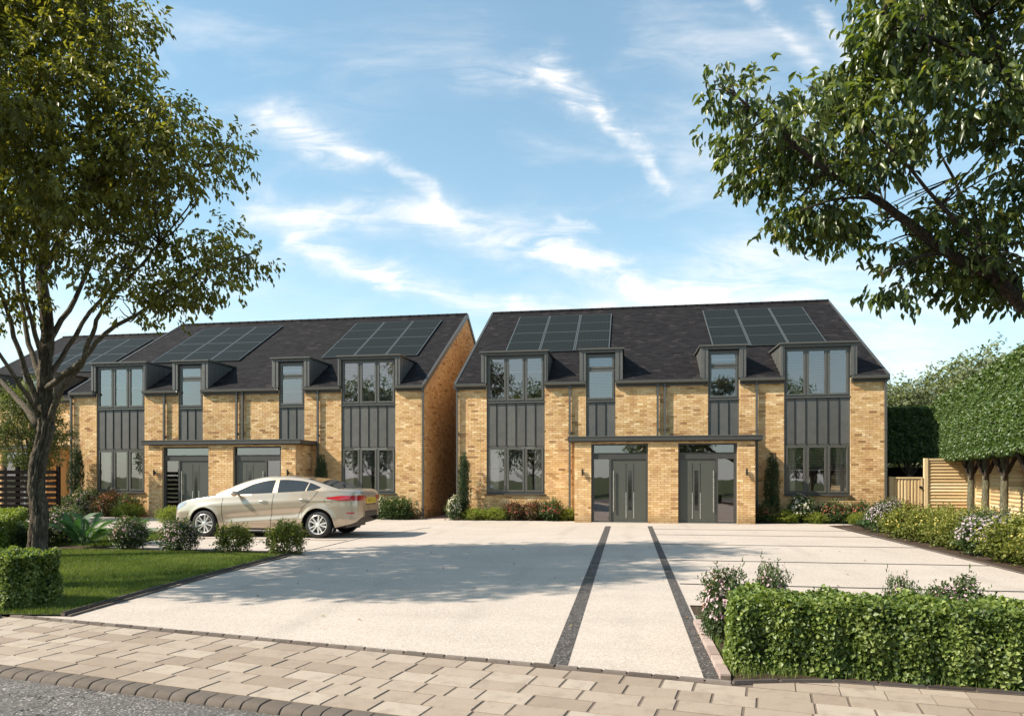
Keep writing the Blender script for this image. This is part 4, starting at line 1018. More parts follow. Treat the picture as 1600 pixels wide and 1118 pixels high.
for x, y, h, r in ((-9, -17, 10, 4.2), (3.5, -20, 8.5, 3.6), (14, -16, 9.5, 4), (-24, -15, 10, 4.5), (24, -19, 9, 4)):
    plain_tree('roadside_tree', (x, y, -.1), h, r, M_leafR, 'tree across the road that shows only as a mirror image in the windows', 'trees across the road mirrored in the windows', n=20, per=36, leaf=.30, seed=20 + k_, cb=.3); k_ += 1

# ---- tree at the right whose boughs reach into the photo
RT = empty('overhanging_tree', (6.3, 8.9, 0), label='tree whose leafy boughs reach in at the upper right', category='tree'); ro = Vector((6.3, 8.9, 0))
def p(px, py, d=7.5): return at(px, py, d) - ro
b = MB(); limb(b, [(0, 0, -.05), (.02, 0, 1.0), (-.03, .02, 1.8), (.0, 0, 2.6), (.15, .05, 4.0), (.1, 0, 5.6), (.0, .1, 7.2)], .20, .05, 14, .01, 4); b.build('trunk', M_bark3, RT, smooth=True)
b = MB(); tips = []
def R_(pts, r0, r1, n=9): tips.append(limb(b, pts, r0, r1, n, .012, 3))
R_([(-.03, .02, 2.0), p(1690, 560, 7.8), p(1610, 490, 7.6), p(1560, 440, 7.5), p(1490, 400, 7.4), p(1420, 350, 7.4), p(1360, 305, 7.3), p(1290, 265, 7.2), p(1220, 210, 7.1), p(1150, 150, 7.0)], .10, .012, 10)
R_([p(1600, 482, 7.6), p(1590, 440, 7.7), p(1560, 400, 7.9), p(1530, 350, 8.1), p(1500, 300, 8.2), p(1470, 240, 8.2)], .05, .012)
R_([(-.02, .02, 2.5), p(1760, 420, 7.9), p(1680, 330, 7.6), p(1640, 230, 7.4), p(1590, 150, 7.3), p(1560, 80, 7.2), p(1520, 0, 7.1), p(1480, -80, 7)], .09, .02, 10)
R_([p(1600, 160, 7.3), p(1560, 110, 7.0), p(1500, 80, 6.8), p(1430, 50, 6.7), p(1380, 20, 6.6)], .035, .01)
R_([p(1640, 240, 7.4), p(1600, 200, 7.7), p(1520, 170, 7.9), p(1440, 130, 8.0), p(1380, 120, 8.0)], .035, .01)
R_([p(1480, 395, 7.4), p(1440, 400, 7.2), p(1400, 415, 7.1), p(1375, 430, 7.0)], .02, .006, 6); R_([p(1560, 440, 7.5), p(1520, 380, 7.2), p(1470, 320, 7.0), p(1400, 240, 6.9), p(1330, 180, 6.9)], .035, .008)
R_([p(1370, 312, 7.3), p(1310, 310, 7.1), p(1250, 330, 7.0)], .018, .006, 6)
RB = [(1128, 128, 28), (1165, 150, 34), (1205, 165, 40), (1150, 180, 30), (1180, 225, 42), (1170, 262, 22), (1245, 200, 46), (1290, 155, 30), (1270, 130, 20), (1240, 265, 46), (1300, 230, 52), (1230, 335, 22), (1260, 345, 26), (1300, 320, 46), (1350, 350, 42),
      (1340, 130, 36), (1350, 90, 24), (1365, 190, 56), (1375, 262, 46), (1400, 120, 56), (1400, 60, 42), (1370, 20, 30), (1430, 10, 55), (1450, 190, 50), (1480, 90, 65), (1520, 20, 60), (1540, 140, 65), (1590, 60, 60), (1520, 205, 36), (1590, 220, 52),
      (1440, 345, 36), (1400, 385, 34), (1390, 430, 28), (1425, 425, 26), (1480, 370, 46), (1480, 420, 24), (1530, 330, 50), (1550, 400, 42), (1580, 440, 26), (1530, 440, 24), (1520, 460, 12), (1600, 390, 26), (1345, 20, 18), (1640, 150, 70), (1650, 300, 60), (1640, 420, 50), (1700, 50, 90),
      (1720, 230, 90), (1480, -60, 70), (1400, -50, 50), (1590, -60, 80), (1760, 360, 70), (1700, -80, 80)]
blobs = []; SBR = random.Random(9)
for x, y, r in RB:
    for i in range(2 if r > 40 else 1):
        low = y > 260 + (x - 1300) * .5; d = (7.75 if low else 7.35) + SBR.uniform(-.9 if not low else -.35, .9) * (1 if r > 40 else .5); blobs.append((tuple(p(x, y, d)), r / 148.7 * d / 7.5 * .80, 1.15))
allp = [u for tp in tips for u in tp[3:]]
for c, r, _ in blobs:
    c = Vector(c); near = min(allp, key=lambda u: (u - c).length)
    for k in range(3):
        e = c + Vector([SBR.uniform(-.8, .8) * r for _ in range(3)]); limb(b, [near, near * .5 + e * .5 + Vector((0, 0, .03)), e], .011, .003, 5, .01, 3)
b.build('branches', M_bark3, RT, smooth=True)
pl = clump_crown(blobs, .19, 1.85, 10, 8, .22, .112, .9)
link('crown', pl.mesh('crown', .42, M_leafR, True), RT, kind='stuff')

# ---- hedges
def hedge_faces(pl, path, w, h, L, dens, z0=.02, closed_ends=True, bump=.035, tone=.5):
    """clipped hedge along path (list of 2D), width w to the left side of path, height h"""
    for (a, c) in zip(path[:-1], path[1:]):
        a = np.array(a, float); c = np.array(c, float); d = c - a; ln = np.linalg.norm(d); d /= ln; n = np.array([d[1], -d[0]])
        d3 = np.array([*d, 0]); n3 = np.array([*n, 0]); up = np.array([0, 0, 1.0])
        faces = [(a, d3, ln, up, h, n3, 0), (a - n * w, d3, ln, up, h, -n3, 0), (a, d3, ln, -n3, w, up, h)]
        if closed_ends: faces += [(a, -n3, w, up, h, -d3, 0), (c, -n3, w, up, h, d3, 0)]
        for (o, e1, l1, e2, l2, nn, zz) in faces:
            m = int(l1 * l2 * dens); u = RNG.uniform(0, l1, m); v = RNG.uniform(0, l2, m)
            P_ = np.array([o[0], o[1], z0 + zz]) + e1 * u[:, None] + e2 * v[:, None]
            bmp = (np.sin(P_[:, 0] * 11 + P_[:, 2] * 9) + np.sin(P_[:, 1] * 13 - P_[:, 2] * 12 + 1) + np.sin(P_[:, 0] * 23 + P_[:, 1] * 17)) * bump / 2.2
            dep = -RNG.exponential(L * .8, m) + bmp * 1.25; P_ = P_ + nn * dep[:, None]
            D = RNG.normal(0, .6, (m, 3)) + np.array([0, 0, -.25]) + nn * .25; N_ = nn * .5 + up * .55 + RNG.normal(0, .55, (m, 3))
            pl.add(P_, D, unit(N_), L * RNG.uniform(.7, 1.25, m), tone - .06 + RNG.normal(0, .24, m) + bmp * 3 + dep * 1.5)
def hedge_core(path, w, h, ins, mat, parent, name='stems'):
    b = MB()
    for (a, c) in zip(path[:-1], path[1:]):
        a = Vector(a); c = Vector(c); d = (c - a).normalized(); n = Vector((d.y, -d.x)); a2 = a + d * ins - n * ins; c2 = c - d * ins - n * ins; o2 = -n * (w - 2 * ins)
        b.prism([tuple(a2), tuple(c2), tuple(c2 + o2), tuple(a2 + o2)], 0, h - ins, .2)
    return b.build(name, mat, parent)
M_core = m_simple('inner_twigs', (.022, .026, .011), .95, 0, .5, 30, .1)
def hedge(label, path, w, h, L, dens, mat, ins=.06, wr=.66, detail=False, ends=True):
    H = empty('clipped_hedge', (0, 0, 0), label=label, category='hedge'); o = Vector((*path[0], 0)); H.location = o
    pth = [(x - o.x, y - o.y) for x, y in path]; pl = Plant(); hedge_faces(pl, pth, w, h, L, dens, closed_ends=ends)
    link('foliage', pl.mesh('foliage', wr, mat, detail), H, kind='stuff'); hedge_core(pth, w, h, ins, M_core, H); return H
hp = [sp(7.18, .20), sp(8.7, .30), sp(11.2, .12)]
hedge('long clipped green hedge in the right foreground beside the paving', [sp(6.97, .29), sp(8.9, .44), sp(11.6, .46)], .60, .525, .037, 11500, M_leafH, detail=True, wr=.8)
hedge('square end of clipped hedge at the left beside the lawn corner', [(-9.6, 7.22), (-6.72, 6.86)], .62, .60, .038, 9000, M_leafH, detail=True, wr=.8)
hedge('light green clipped hedge running back behind the street tree', [(-9.2, 7.95), (-11.9, 11.9), (-15.4, 16.2)], .75, .66, .06, 1900, M_leafY, wr=.7)
# ---- pleached trees on the right: clipped block crowns on bare stems
PC = Plant(); L2 = 2.06; hedge_faces(PC, [(-1.03, 0), (1.03, 0)], .95, 2.05, .085, 2300, z0=2.12, bump=.022)
m_ = int(2.0 * .95 * 900); u = RNG.uniform(-1.03, 1.03, m_); v = RNG.uniform(0, .95, m_)
PC.add(np.stack([u, v, np.full(m_, 2.12) + RNG.uniform(-.08, .12, m_)], 1), RNG.normal(0, .5, (m_, 3)) + np.array([0, 0, -.5]), unit(RNG.normal(0, .6, (m_, 3)) + np.array([0, -.3, -.6])), .09 * RNG.uniform(.7, 1.2, m_), .4 + RNG.normal(0, .2, m_))
pcm = PC.mesh('crown', .6, M_leafP, False)
pcore = MB(); pcore.box(-.93, .93, .12, .83, 2.3, 4.05, .2); pcore = pcore.mesh('inner_crown', M_core)
tb = MB(); limb(tb, [(0, .45, -.1), (.01, .45, .8), (-.015, .46, 1.45), (0, .45, 1.75), (.0, .45, 2.5)], .102, .07, 12, .006, 4); trunkm = tb.mesh('trunk', M_bark2, True)
tb = MB()
for (x, y) in ((-.62, .40), (.6, .45), (-.35, .25), (.38, .65), (-.12, .8), (.15, .15)): limb(tb, [(0, .45, 1.42 + random.uniform(-.05, .1)), (x * .45, .45 + (y - .45) * .5, 1.78), (x * .9, y, 2.2), (x, y, 2.7)], .05, .02, 7, .01, 3)
brm = tb.mesh('branches', M_bark3, True)
PT = Vector((10.09, 23.5)); prz = atan2(-LD.y, -LD.x)
plabs = ['block-clipped tree on a bare trunk, farthest left one before the pine fence', 'block-clipped tree, second trunk from the left before the pine fence', 'block-clipped tree, third trunk from the left before the pine fence', 'block-clipped tree whose trunk stands at the right photo edge',
         'block-clipped tree beyond the right photo edge', 'block-clipped tree behind the far corner of the pine fence', 'block-clipped tree in house shade behind the timber gate, right one', 'block-clipped tree in house shade behind the timber gate, middle one', 'block-clipped tree in house shade behind the timber gate, next to the wall']
spots = [(PT.x - LD.x * d - .40, PT.y - LD.y * d, prz, 0) for d in (0, 1.93, 3.95, 6.2, 8.3)] + [(PT.x + LD.x * 2.2 - .40, PT.y + LD.y * 2.2, prz, 0)] + [(13.0, 30.0, 0, .12), (10.95, 30.0, 0, .05), (8.9, 30.0, 0, 0)]
for (x, y, rz, dz_), lb in zip(spots, plabs):
    T = empty('clipped_tree', (x, y, dz_), rz, label=lb, category='tree', group='block-clipped trees on bare trunks')
    link('trunk', trunkm, T); link('branches', brm, T); link('crown', pcm, T, kind='stuff'); link('inner_crown', pcore, T)
    if rz: # turn so that the local -y face looks to the driveway
        T.rotation_euler[2] = rz
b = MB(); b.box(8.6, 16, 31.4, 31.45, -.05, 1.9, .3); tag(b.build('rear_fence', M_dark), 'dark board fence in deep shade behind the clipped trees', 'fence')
# ---- far woodland
fl = ['far broad tree rising behind the clipped hedge, tallest one', 'far tree behind the clipped hedge, just right of the brick gable', 'far rounded tree between the two taller ones', 'far tree at the right photo edge above the clipped hedge', 'far low tree farther back beside the brick gable']
for i, (px, dep, top, r) in enumerate(((1545, 62, 556, 4.6), (1412, 66, 600, 3.6), (1478, 70, 575, 4.2), (1612, 60, 548, 4.6), (1395, 84, 604, 3.6))):
    P_ = at(px, 745, dep); h = EYE + (745 - top) / 1115. * dep
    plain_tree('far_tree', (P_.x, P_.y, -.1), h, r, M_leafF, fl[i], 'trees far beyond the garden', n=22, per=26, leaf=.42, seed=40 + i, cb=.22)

# ---- shrubs
def shrub_meshes(w, h, leafmat, L, n, petal=None, nf=0, fs=.03, wr=.55, seed=0, open_=0.0, tip=.9):
    pl = Plant(); m = int(n * 1.9) // 7; d = rdir(m); d[:, 2] = np.where(d[:, 2] < 0, d[:, 2] * .75, d[:, 2]); d = unit(d)
    lump = 1 + .26 * np.sin(d[:, 0] * 5 + seed) * np.cos(d[:, 1] * 4.5 + seed * 2) + .1 * np.sin(d[:, 2] * 9 + d[:, 0] * 8) + RNG.normal(0, .13, m)
    rr = RNG.uniform(.35, 1, m) ** .55 * lump
    C = d * rr[:, None] * np.array([w, w, h * .52]) + np.array([0, 0, h * .47])
    C[:, 2] = np.maximum(C[:, 2], .03)
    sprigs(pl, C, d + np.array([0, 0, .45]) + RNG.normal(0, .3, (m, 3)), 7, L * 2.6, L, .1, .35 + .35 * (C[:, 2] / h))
    me = pl.mesh('foliage', wr, leafmat, False); fm = None
    if petal:
        pf = Plant(); k = int(nf * 1.9); fs *= 1.15; d = rdir(k); d[:, 2] = np.abs(d[:, 2]) * 1.1 - .1; d = unit(d); lump = 1.02 + .26 * np.sin(d[:, 0] * 5 + seed) * np.cos(d[:, 1] * 4.5 + seed * 2) + .1 * np.sin(d[:, 2] * 9 + d[:, 0] * 8) + RNG.normal(0, .10, k)
        C = d * lump[:, None] * np.array([w, w, h * .58]) * 1.03 + np.array([0, 0, h * .46]); C = C[C[:, 2] > .15 * h]; k = len(C)
        A = RNG.uniform(0, 2 * pi, (k, 1)) + np.arange(5)[None] * 2 * pi / 5; nn = unit(C - np.array([0, 0, h * .4]) + np.array([0, 0, .1]))[:, None]
        t1 = unit(np.cross(nn, RNG.normal(size=(k, 1, 3)))); t2 = np.cross(nn, t1); D = t1 * np.cos(A)[..., None] + t2 * np.sin(A)[..., None] + nn * .35
        pf.add(np.repeat(C, 5, 0), D.reshape(-1, 3), np.repeat(nn[:, 0], 5, 0) + RNG.normal(0, .15, (k * 5, 3)), fs * RNG.uniform(.8, 1.2, k * 5), RNG.uniform(0, 1, k * 5)); fm = pf.mesh('flowers', .8, petal, False)
    b = MB(); rr_ = random.Random(seed)
    for i in range(7):
        a = rr_.uniform(0, 6.28); e = Vector((cos(a) * w * .6, sin(a) * w * .6, h * .7)); b.tube([(0.02 * cos(a), .02 * sin(a), 0), e * .45 + Vector((0, 0, .05)), e], [.012, .009, .004], 5)
    return me, fm, b.mesh('stems', M_bark3)
SH = {}
def make_shrub(kind):
    if kind in SH: return SH[kind]
    D = dict(pink=lambda: shrub_meshes(.36, .60, M_leafD, .050, 2900, M_pink, 210, .020, seed=1), pinkb=lambda: shrub_meshes(.36, .60, M_leafD, .050, 2900, M_pink, 190, .020, seed=6),
             yg=lambda: shrub_meshes(.36, .56, M_leafO, .055, 2500, M_yel, 40, .014, seed=2), ygb=lambda: shrub_meshes(.36, .56, M_leafO, .055, 2500, M_yel, 60, .018, seed=7),
             white=lambda: shrub_meshes(.34, .60, M_leafD, .05, 2300, M_white, 130, .034, seed=3), lime=lambda: shrub_meshes(.36, .45, M_leafY, .05, 2600, seed=4, wr=.35),
             red=lambda: shrub_meshes(.36, .55, M_leafRd, .055, 2100, M_redf, 40, .025, seed=5), dark=lambda: shrub_meshes(.36, .58, M_leafD, .06, 2500, seed=8),
             mix=lambda: shrub_meshes(.36, .56, M_leafD, .055, 2300, M_redf, 70, .026, seed=9), lav=lambda: shrub_meshes(.38, .60, M_leafD, .045, 2300, M_lav, 360, .019, seed=10),
             yel=lambda: shrub_meshes(.38, .60, M_leafO, .055, 2500, M_yel, 70, .017, seed=11))
    SH[kind] = D[kind](); return SH[kind]
def shrub(kind, x, y, r, h, label, group=None, rz=0, z=.015):
    me, fm, st = make_shrub(kind); w0 = .36
    T = empty('flowering_shrub' if fm and kind != 'yg' else 'shrub', (x, y, z), rz, label=label, category='shrub', group=group)
    k_w = .78 if group == G1 else .9; T.scale = (k_w * r / w0, k_w * r / w0, (.88 if group == G1 else .95) * h / .60); link('foliage', me, T, kind='stuff'); link('stems', st, T)
    if fm: link('flowers', fm, T, kind='stuff')
    return T
G1 = 'shrubs along the back of the lawn'
shrub('pink', -10.22, 13.30, .37, .63, 'pink flowering round shrub between the fern and a second pink shrub', G1)
shrub('pinkb', -9.00, 13.22, .40, .62, 'pink flowering shrub in front of the car nose', G1, 1.9)
shrub('yg', -7.72, 13.05, .36, .58, 'yellow-green shrub below the front door of the car', G1, .6)
shrub('yg', -6.62, 13.02, .39, .66, 'yellow-green shrub at the lawn tip by the rear car wheel', G1, 2.6)
shrub('pinkb', -12.45, 14.1, .50, .80, 'pale pink flowering shrub beside the street tree trunk', G1, 3)
shrub('dark', -12.6, 13.4, .34, .55, 'dark green shrub in the shade right of the street tree trunk', G1, 3)
shrub('dark', -11.2, 14.6, .30, .50, 'green shrub half hidden behind the fern')
G2 = 'shrubs in the bed under the windows'
for k, x, y, r, h, lb in (('white', -6.02, 24.3, .28, .75, 'white flowering shrub at the corner beside the passage'), ('lime', -5.35, 24.5, .45, .48, 'lime green shrub under the left window beside the columnar yew'), ('lime', -4.6, 24.55, .45, .50, 'lime green shrub under the middle of the window'),
                          ('red', -3.95, 24.6, .38, .62, 'red-leaved shrub next to the lime shrubs'), ('red', -3.3, 24.6, .36, .64, 'red-leaved shrub near the downpipe'), ('mix', -2.65, 24.55, .42, .68, 'green shrub with red blooms by the downpipe'), ('lime', -2.08, 24.6, .26, .50, 'small lime shrub against the porch pier'),
                          ('mix', 4.45, 24.4, .34, .62, 'green and pink shrub at the foot of the right columnar yew'), ('lime', 5.0, 24.45, .42, .50, 'lime shrub left of the white bush under the right window'), ('white', 5.6, 24.7, .42, .82, 'white flowering bush under the right window'), ('lime', 5.95, 24.4, .34, .42, 'low lime shrub in front of the white bush'),
                          ('mix', 6.55, 24.6, .42, .68, 'dark shrub with orange blooms under the right window'), ('mix', 7.35, 24.6, .40, .66, 'reddish green shrub below the house corner'), ('lime', 7.2, 24.0, .34, .44, 'lime shrub at the end of the dark edging'), ('red', 8.05, 24.3, .42, .74, 'red shrub in front of the timber gate')):
    shrub(k, x, y, r, h, lb + ' of the right house' if 'window' in lb and 'right' not in lb else lb, G2, random.uniform(0, 6))
G3 = 'shrubs beside the house behind the car'
for k, x, y, r, h, lb in (('white', -8.75, 24.5, .34, .72, 'white and green shrub just behind the car boot'), ('dark', -8.15, 24.45, .52, .70, 'glossy dark green bush left of the passage'), ('dark', -21.35, 24.5, .40, .70, 'dark bush at the foot of the far left columnar yew'), ('pinkb', -20.6, 24.4, .50, .95, 'dark bush with whitish blooms under the far left window'),
                          ('red', -19.55, 24.4, .55, .90, 'large red-leaved bush under the far left window'), ('mix', -18.7, 24.3, .45, .75, 'reddish bush beside the left porch pier'), ('lime', -18.0, 23.4, .45, .62, 'lime bush before the left porch pier'), ('lime', -15.0, 21.6, .45, .60, 'lime bush just ahead of the car bumper'), ('pink', -19.5, 22.6, .5, .6, 'pale flowering shrub left of the lime bush')):
    shrub(k, x, y, r, h, lb, G3, random.uniform(0, 6))
G4 = 'flowering shrubs along the right bed'
for k, x, y, r, h, lb in (('lav', 6.85, 20.6, .46, .80, 'grey-lavender shrub, farthest of the right bed'), ('yel', 6.75, 18.9, .48, .72, 'yellow flowering shrub just after the farthest lavender one'), ('ygb', 6.80, 17.7, .46, .74, 'yellow-green shrub, second of the three in a row'), ('ygb', 6.78, 16.7, .42, .72, 'yellow-green shrub, third of the three in a row'), ('yel', 6.70, 15.85, .36, .66, 'yellow-green shrub before the nearer lavender bush'),
                          ('lav', 6.78, 14.9, .52, .78, 'pale lavender bush below the clipped tree trunks'), ('yel', 6.72, 13.7, .50, .72, 'yellow flowering bush right of the pale lavender bush'), ('ygb', 6.75, 12.8, .44, .70, 'yellow-green bush at the right photo edge'), ('yel', 6.9, 11.6, .5, .7, 'yellow bush beyond the right photo edge'), ('red', 7.9, 22.4, .5, .72, 'red-leaved shrub behind the lavender shrub'),
                          ('pink', 8.0, 15.6, .5, .75, 'pink shrub at the foot of the fence between trunks'), ('ygb', 7.9, 19.6, .5, .7, 'green shrub at the foot of the tall fence panel'), ('yel', 7.7, 17.2, .5, .72, 'green bush in the second row by the fence')):
    shrub(k, x, y, r, h, lb, G4, random.uniform(0, 6))
G5 = 'pink shrubs behind the front hedge'
for x, y, r, h, lb in ((.88, 6.78, .22, .58, 'pink blossom shrub beside the near end of the front hedge'), (1.30, 6.95, .17, .60, 'pink blossom shrub showing over the left end of the front hedge'), (2.35, 6.72, .14, .545, 'blossom sprig above the middle of the front hedge'), (2.85, 6.8, .26, .535, 'wide pink blossoms just above the middle of the front hedge'), (4.0, 6.6, .28, .50, 'green sprigs above the right part of the front hedge')):
    shrub('pink', x, y, r, h, lb, G5, random.uniform(0, 6))
# columnar yews
def yew_mesh(h, w, seed):
    pl = Plant(); rr = random.Random(seed)
    for i in range(9):
        a = rr.uniform(0, 6.28); d = rr.uniform(0, w * .62); hh = h * rr.uniform(.72, 1.0); m = 230; t = RNG.uniform(0.02, 1, m)
        cx, cy = cos(a) * d, sin(a) * d; rad = w * .40 * np.minimum(1, (1 - t) * 3 + .12); th = RNG.uniform(0, 2 * pi, m)
        C = np.stack([cx * (1 + .15 * t) + np.cos(th) * rad, cy * (1 + .15 * t) + np.sin(th) * rad, t * hh], 1); O = np.stack([np.cos(th) * .35, np.sin(th) * .35, np.ones(m)], 1)
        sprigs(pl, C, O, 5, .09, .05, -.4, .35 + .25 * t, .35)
    b = MB(); b.tube([(0, 0, 0), (0, 0, h * .8)], [.04, .01], 7); return pl.mesh('foliage', .35, M_yew, False), b.mesh('trunk', M_bark3)
ym, ys = yew_mesh(2.35, .26, 3)
for x, y, s, lb in ((-5.78, 24.62, 1.0, 'columnar yew at the left corner of the right house'), (4.62, 24.62, .96, 'columnar yew right of the right porch'), (-11.15, 24.6, .98, 'columnar yew between porch and window behind the car'), (-21.25, 24.62, 1.15, 'columnar yew against the far left brick corner')):
    T = empty('columnar_yew', (x, y, .01), random.uniform(0, 6), label=lb, category='shrub', group='columnar yews against the houses'); T.scale = (s, s, s * 1.02); link('foliage', ym, T, kind='stuff'); link('trunk', ys, T)
# ferns and long grass tufts
def frond_mesh(L):
    pl = Plant(); m = 34; t = np.linspace(.06, 1, m); x = t * L * .8; z = L * (.75 * t - .62 * t * t)
    for sgn in (-1, 1):
        P_ = np.stack([x, np.zeros(m), z], 1); D = np.stack([np.full(m, .45), np.full(m, sgn * 1.0), np.full(m, -.05)], 1); N_ = np.stack([-.3 * np.ones(m), np.zeros(m), np.ones(m)], 1)
        pl.add(P_, D, N_, L * .22 * np.sin(np.pi * (t * .85 + .12)) ** .8, .5 + RNG.normal(0, .2, m))
    return pl.mesh('frond', .10, M_fern, False, .05)
fm_ = [frond_mesh(.75), frond_mesh(.62)]
for x, y, s, lb in ((-11.35, 13.35, 1.6, 'large fern with arching fronds between street tree and pink shrub'), (-10.9, 14.3, 1.25, 'smaller fern behind the large one'), (6.6, 12.2, .9, 'fern-like tuft at the right photo edge'), (6.62, 21.6, .7, 'spiky green tuft at the tip of the right bed')):
    F_ = empty('fern', (x, y, .02), label=lb, category='fern')
    for k in range(13):
        o = link('frond', fm_[k % 2], F_); o.rotation_euler = (random.uniform(-.15, .15), random.uniform(-.75, -.05), k * 2 * pi / 13 + random.uniform(-.2, .2)); o.scale = (s,) * 3

# ---------------------------------------------------------------- the gold saloon car (nose towards -X)
def m_paint():
    m, t, o = new_mat('gold_paint'); g = geo(t)
    fl = t.noise(g, 900, 1); c = t.mix(fl, rgb(.44, .35, .26), rgb(.56, .47, .37))
    p = pbr(t, o, c, .26, .6, None, spec=.5, coat=1.0); return m
M_paint = m_paint()
M_cglass = m_simple('car_glass', (.018, .020, .024), .03, 0, 0, spec=.6)
M_tyre = m_simple('tyre', (.018, .018, .018), .8, 0, .1, 30)
M_alloy = m_simple('alloy', (.78, .77, .74), .3, .55, .03)
M_redl = m_simple('tail_lens', (.42, .012, .018), .12, 0, .2, 25, spec=.8, coat=1)
M_plate = m_simple('plate_yellow', (.75, .52, .03), .4, 0, .02)
M_head = m_simple('head_lens', (.30, .31, .33), .08, .3, .3, 30, spec=.8, coat=1)
M_chrome = m_simple('chrome', (.75, .72, .66), .12, 1, 0)
CX0, CY0 = -11.62, 17.44
car = empty('parked_car', (CX0 + 2.54, CY0, 0), label='gold saloon car parked side-on before the left homes', category='car')
def ip(x, T):
    xs = [a for a, _ in T]; ys = [c for _, c in T]
    return float(np.interp(x, xs, ys))
def smooth_tab(T, n=400):
    xs = np.array([a for a, _ in T]); ys = np.array([c for _, c in T]); X = np.linspace(xs[0], xs[-1], n)
    d = np.gradient(ys, xs); Y = np.empty(n)                     # monotone-ish hermite
    k = np.clip(np.searchsorted(xs, X) - 1, 0, len(xs) - 2); h = xs[k + 1] - xs[k]; t = (X - xs[k]) / h
    s = np.diff(ys) / np.diff(xs); m = np.concatenate([[s[0]], np.where(s[:-1] * s[1:] > 0, 2 * s[:-1] * s[1:] / (s[:-1] + s[1:] + 1e-12), 0), [s[-1]]])
    Y = (2 * t**3 - 3 * t**2 + 1) * ys[k] + (t**3 - 2 * t**2 + t) * h * m[k] + (-2 * t**3 + 3 * t**2) * ys[k + 1] + (t**3 - t**2) * h * m[k + 1]
    return list(zip(X, Y))
WX = (1.05, 4.09); WZ = .335; RA = .405; LEN = 5.10
T_w = smooth_tab([(0, .40), (.03, .56), (.10, .70), (.25, .82), (.5, .91), (.9, .965), (1.4, .98), (2.5, .985), (3.6, .985), (4.2, .975), (4.6, .93), (4.85, .86), (4.98, .78), (5.06, .68), (5.10, .55)])
T_zs = smooth_tab([(0, .66), (.1, .74), (.3, .84), (.6, .915), (1.0, .97), (1.4, 1.015), (2.5, 1.085), (3.4, 1.13), (4.1, 1.165), (4.6, 1.165), (4.95, 1.14), (5.05, 1.09), (5.10, 1.02)])
T_zh = smooth_tab([(0, .70), (.1, .79), (.3, .895), (.6, .975), (1.0, 1.035), (1.4, 1.095), (2.5, 1.12), (4.0, 1.2), (4.5, 1.235), (4.9, 1.215), (5.04, 1.16), (5.10, 1.04)])
T_zb = smooth_tab([(0, .46), (.06, .34), (.2, .25), (.5, .21), (1.0, .20), (1.6, .185), (3.5, .185), (4.4, .25), (4.8, .33), (5.0, .40), (5.10, .52)])
T_zc = smooth_tab([(1.30, 1.075), (1.5, 1.17), (1.8, 1.315), (2.1, 1.43), (2.4, 1.50), (2.75, 1.535), (3.1, 1.535), (3.5, 1.50), (3.8, 1.445), (4.1, 1.36), (4.4, 1.265), (4.62, 1.20)])
def arch(x):
    z = ip(x, T_zb)
    for c in WX:
        d = RA * RA - (x - c) ** 2
        if d > 0: z = max(z, WZ + sqrt(d))
    return z
def bodyy(x, z):
    """half width of the body side at length x, height z"""
    wd = ip(x, T_w); zs = ip(x, T_zs); t = (z - .20) / max(zs - .20, .1)
    k = 1 - .065 * max(0, t - .62) ** 1.6 / (.38 ** 1.6) - .07 * max(0, .30 - t) ** 1.5 / (.3 ** 1.5)
    y = wd * k
    if .3 < x < 4.9:
        for c in WX: r = sqrt((x - c) ** 2 + (z - WZ) ** 2); y += .018 * exp(-((r - RA - .01) / .055) ** 2)
        zl = .36 + (x - 1.5) * .075
        if 1.3 < x < 3.9: e = min(1, (x - 1.3) / .5, (3.9 - x) / .4); y -= .028 * e * exp(-((z - zl - .10) / .085) ** 2); y += .012 * e * exp(-((z - zl + .03) / .05) ** 2)
        zr_ = .80 + (x - 1) * .045; y += .012 * exp(-((z - zr_) / .05) ** 2) * min(1, max(0, (x - .6)) / .6)
    return y
def B(x, z, off=0.0, s=-1): return (x, s * (bodyy(x, z) + off), z)
stn = sorted(set([round(v, 4) for v in np.concatenate([np.linspace(0, .12, 7), np.linspace(.12, 4.9, 150), np.linspace(4.9, 5.10, 12)])] + [c + s * RA * k for c in WX for s in (-1, 1) for k in (.999, .98, .94)]))
NS = 22; body = MB()
for s in (-1, 1):
    rows_ = []
    for x in stn:
        zb = arch(x); zs = ip(x, T_zs); zh = ip(x, T_zh); r = []
        for i in range(NS): z = zb + (zs - zb) * i / (NS - 1); r.append((x, s * bodyy(x, z), z))
        yb = bodyy(x, zs)
        for i in range(1, 11): a = pi / 2 * i / 10; r.append((x, s * yb * cos(a) ** .85 if i < 10 else 0, zs + (zh - zs) * sin(a) ** .9))
        rows_.append(r)
    body.grid(rows_, .5, flip=(s < 0))
for ends in (0, -1):
    x = stn[ends]; zb = arch(x); zs = ip(x, T_zs); cap = []
    L_s = [(x, -bodyy(x, zb + (zs - zb) * i / (NS - 1)), zb + (zs - zb) * i / (NS - 1)) for i in range(NS)]
    zh = ip(x, T_zh); yb = bodyy(x, zs)
    top = [(x, -yb * cos(pi / 2 * i / 10) ** .85 if i < 10 else 0, zs + (zh - zs) * sin(pi / 2 * i / 10) ** .9) for i in range(1, 11)]
    half = L_s + top; rows_ = [half, [(a, -c, z) for a, c, z in half]]; body.grid(rows_, .5, flip=(ends == -1))
o2 = Vector((-2.54, 0, 0))
def cbuild(b, name, mat, parent=car, smooth=True, autos=35, **kw):
    b.V = [(x - 2.54, y, z) for x, y, z in b.V]; return b.build(name, mat, parent, smooth=smooth, autos=autos, **kw)
bodyo = cbuild(body, 'body', M_paint)
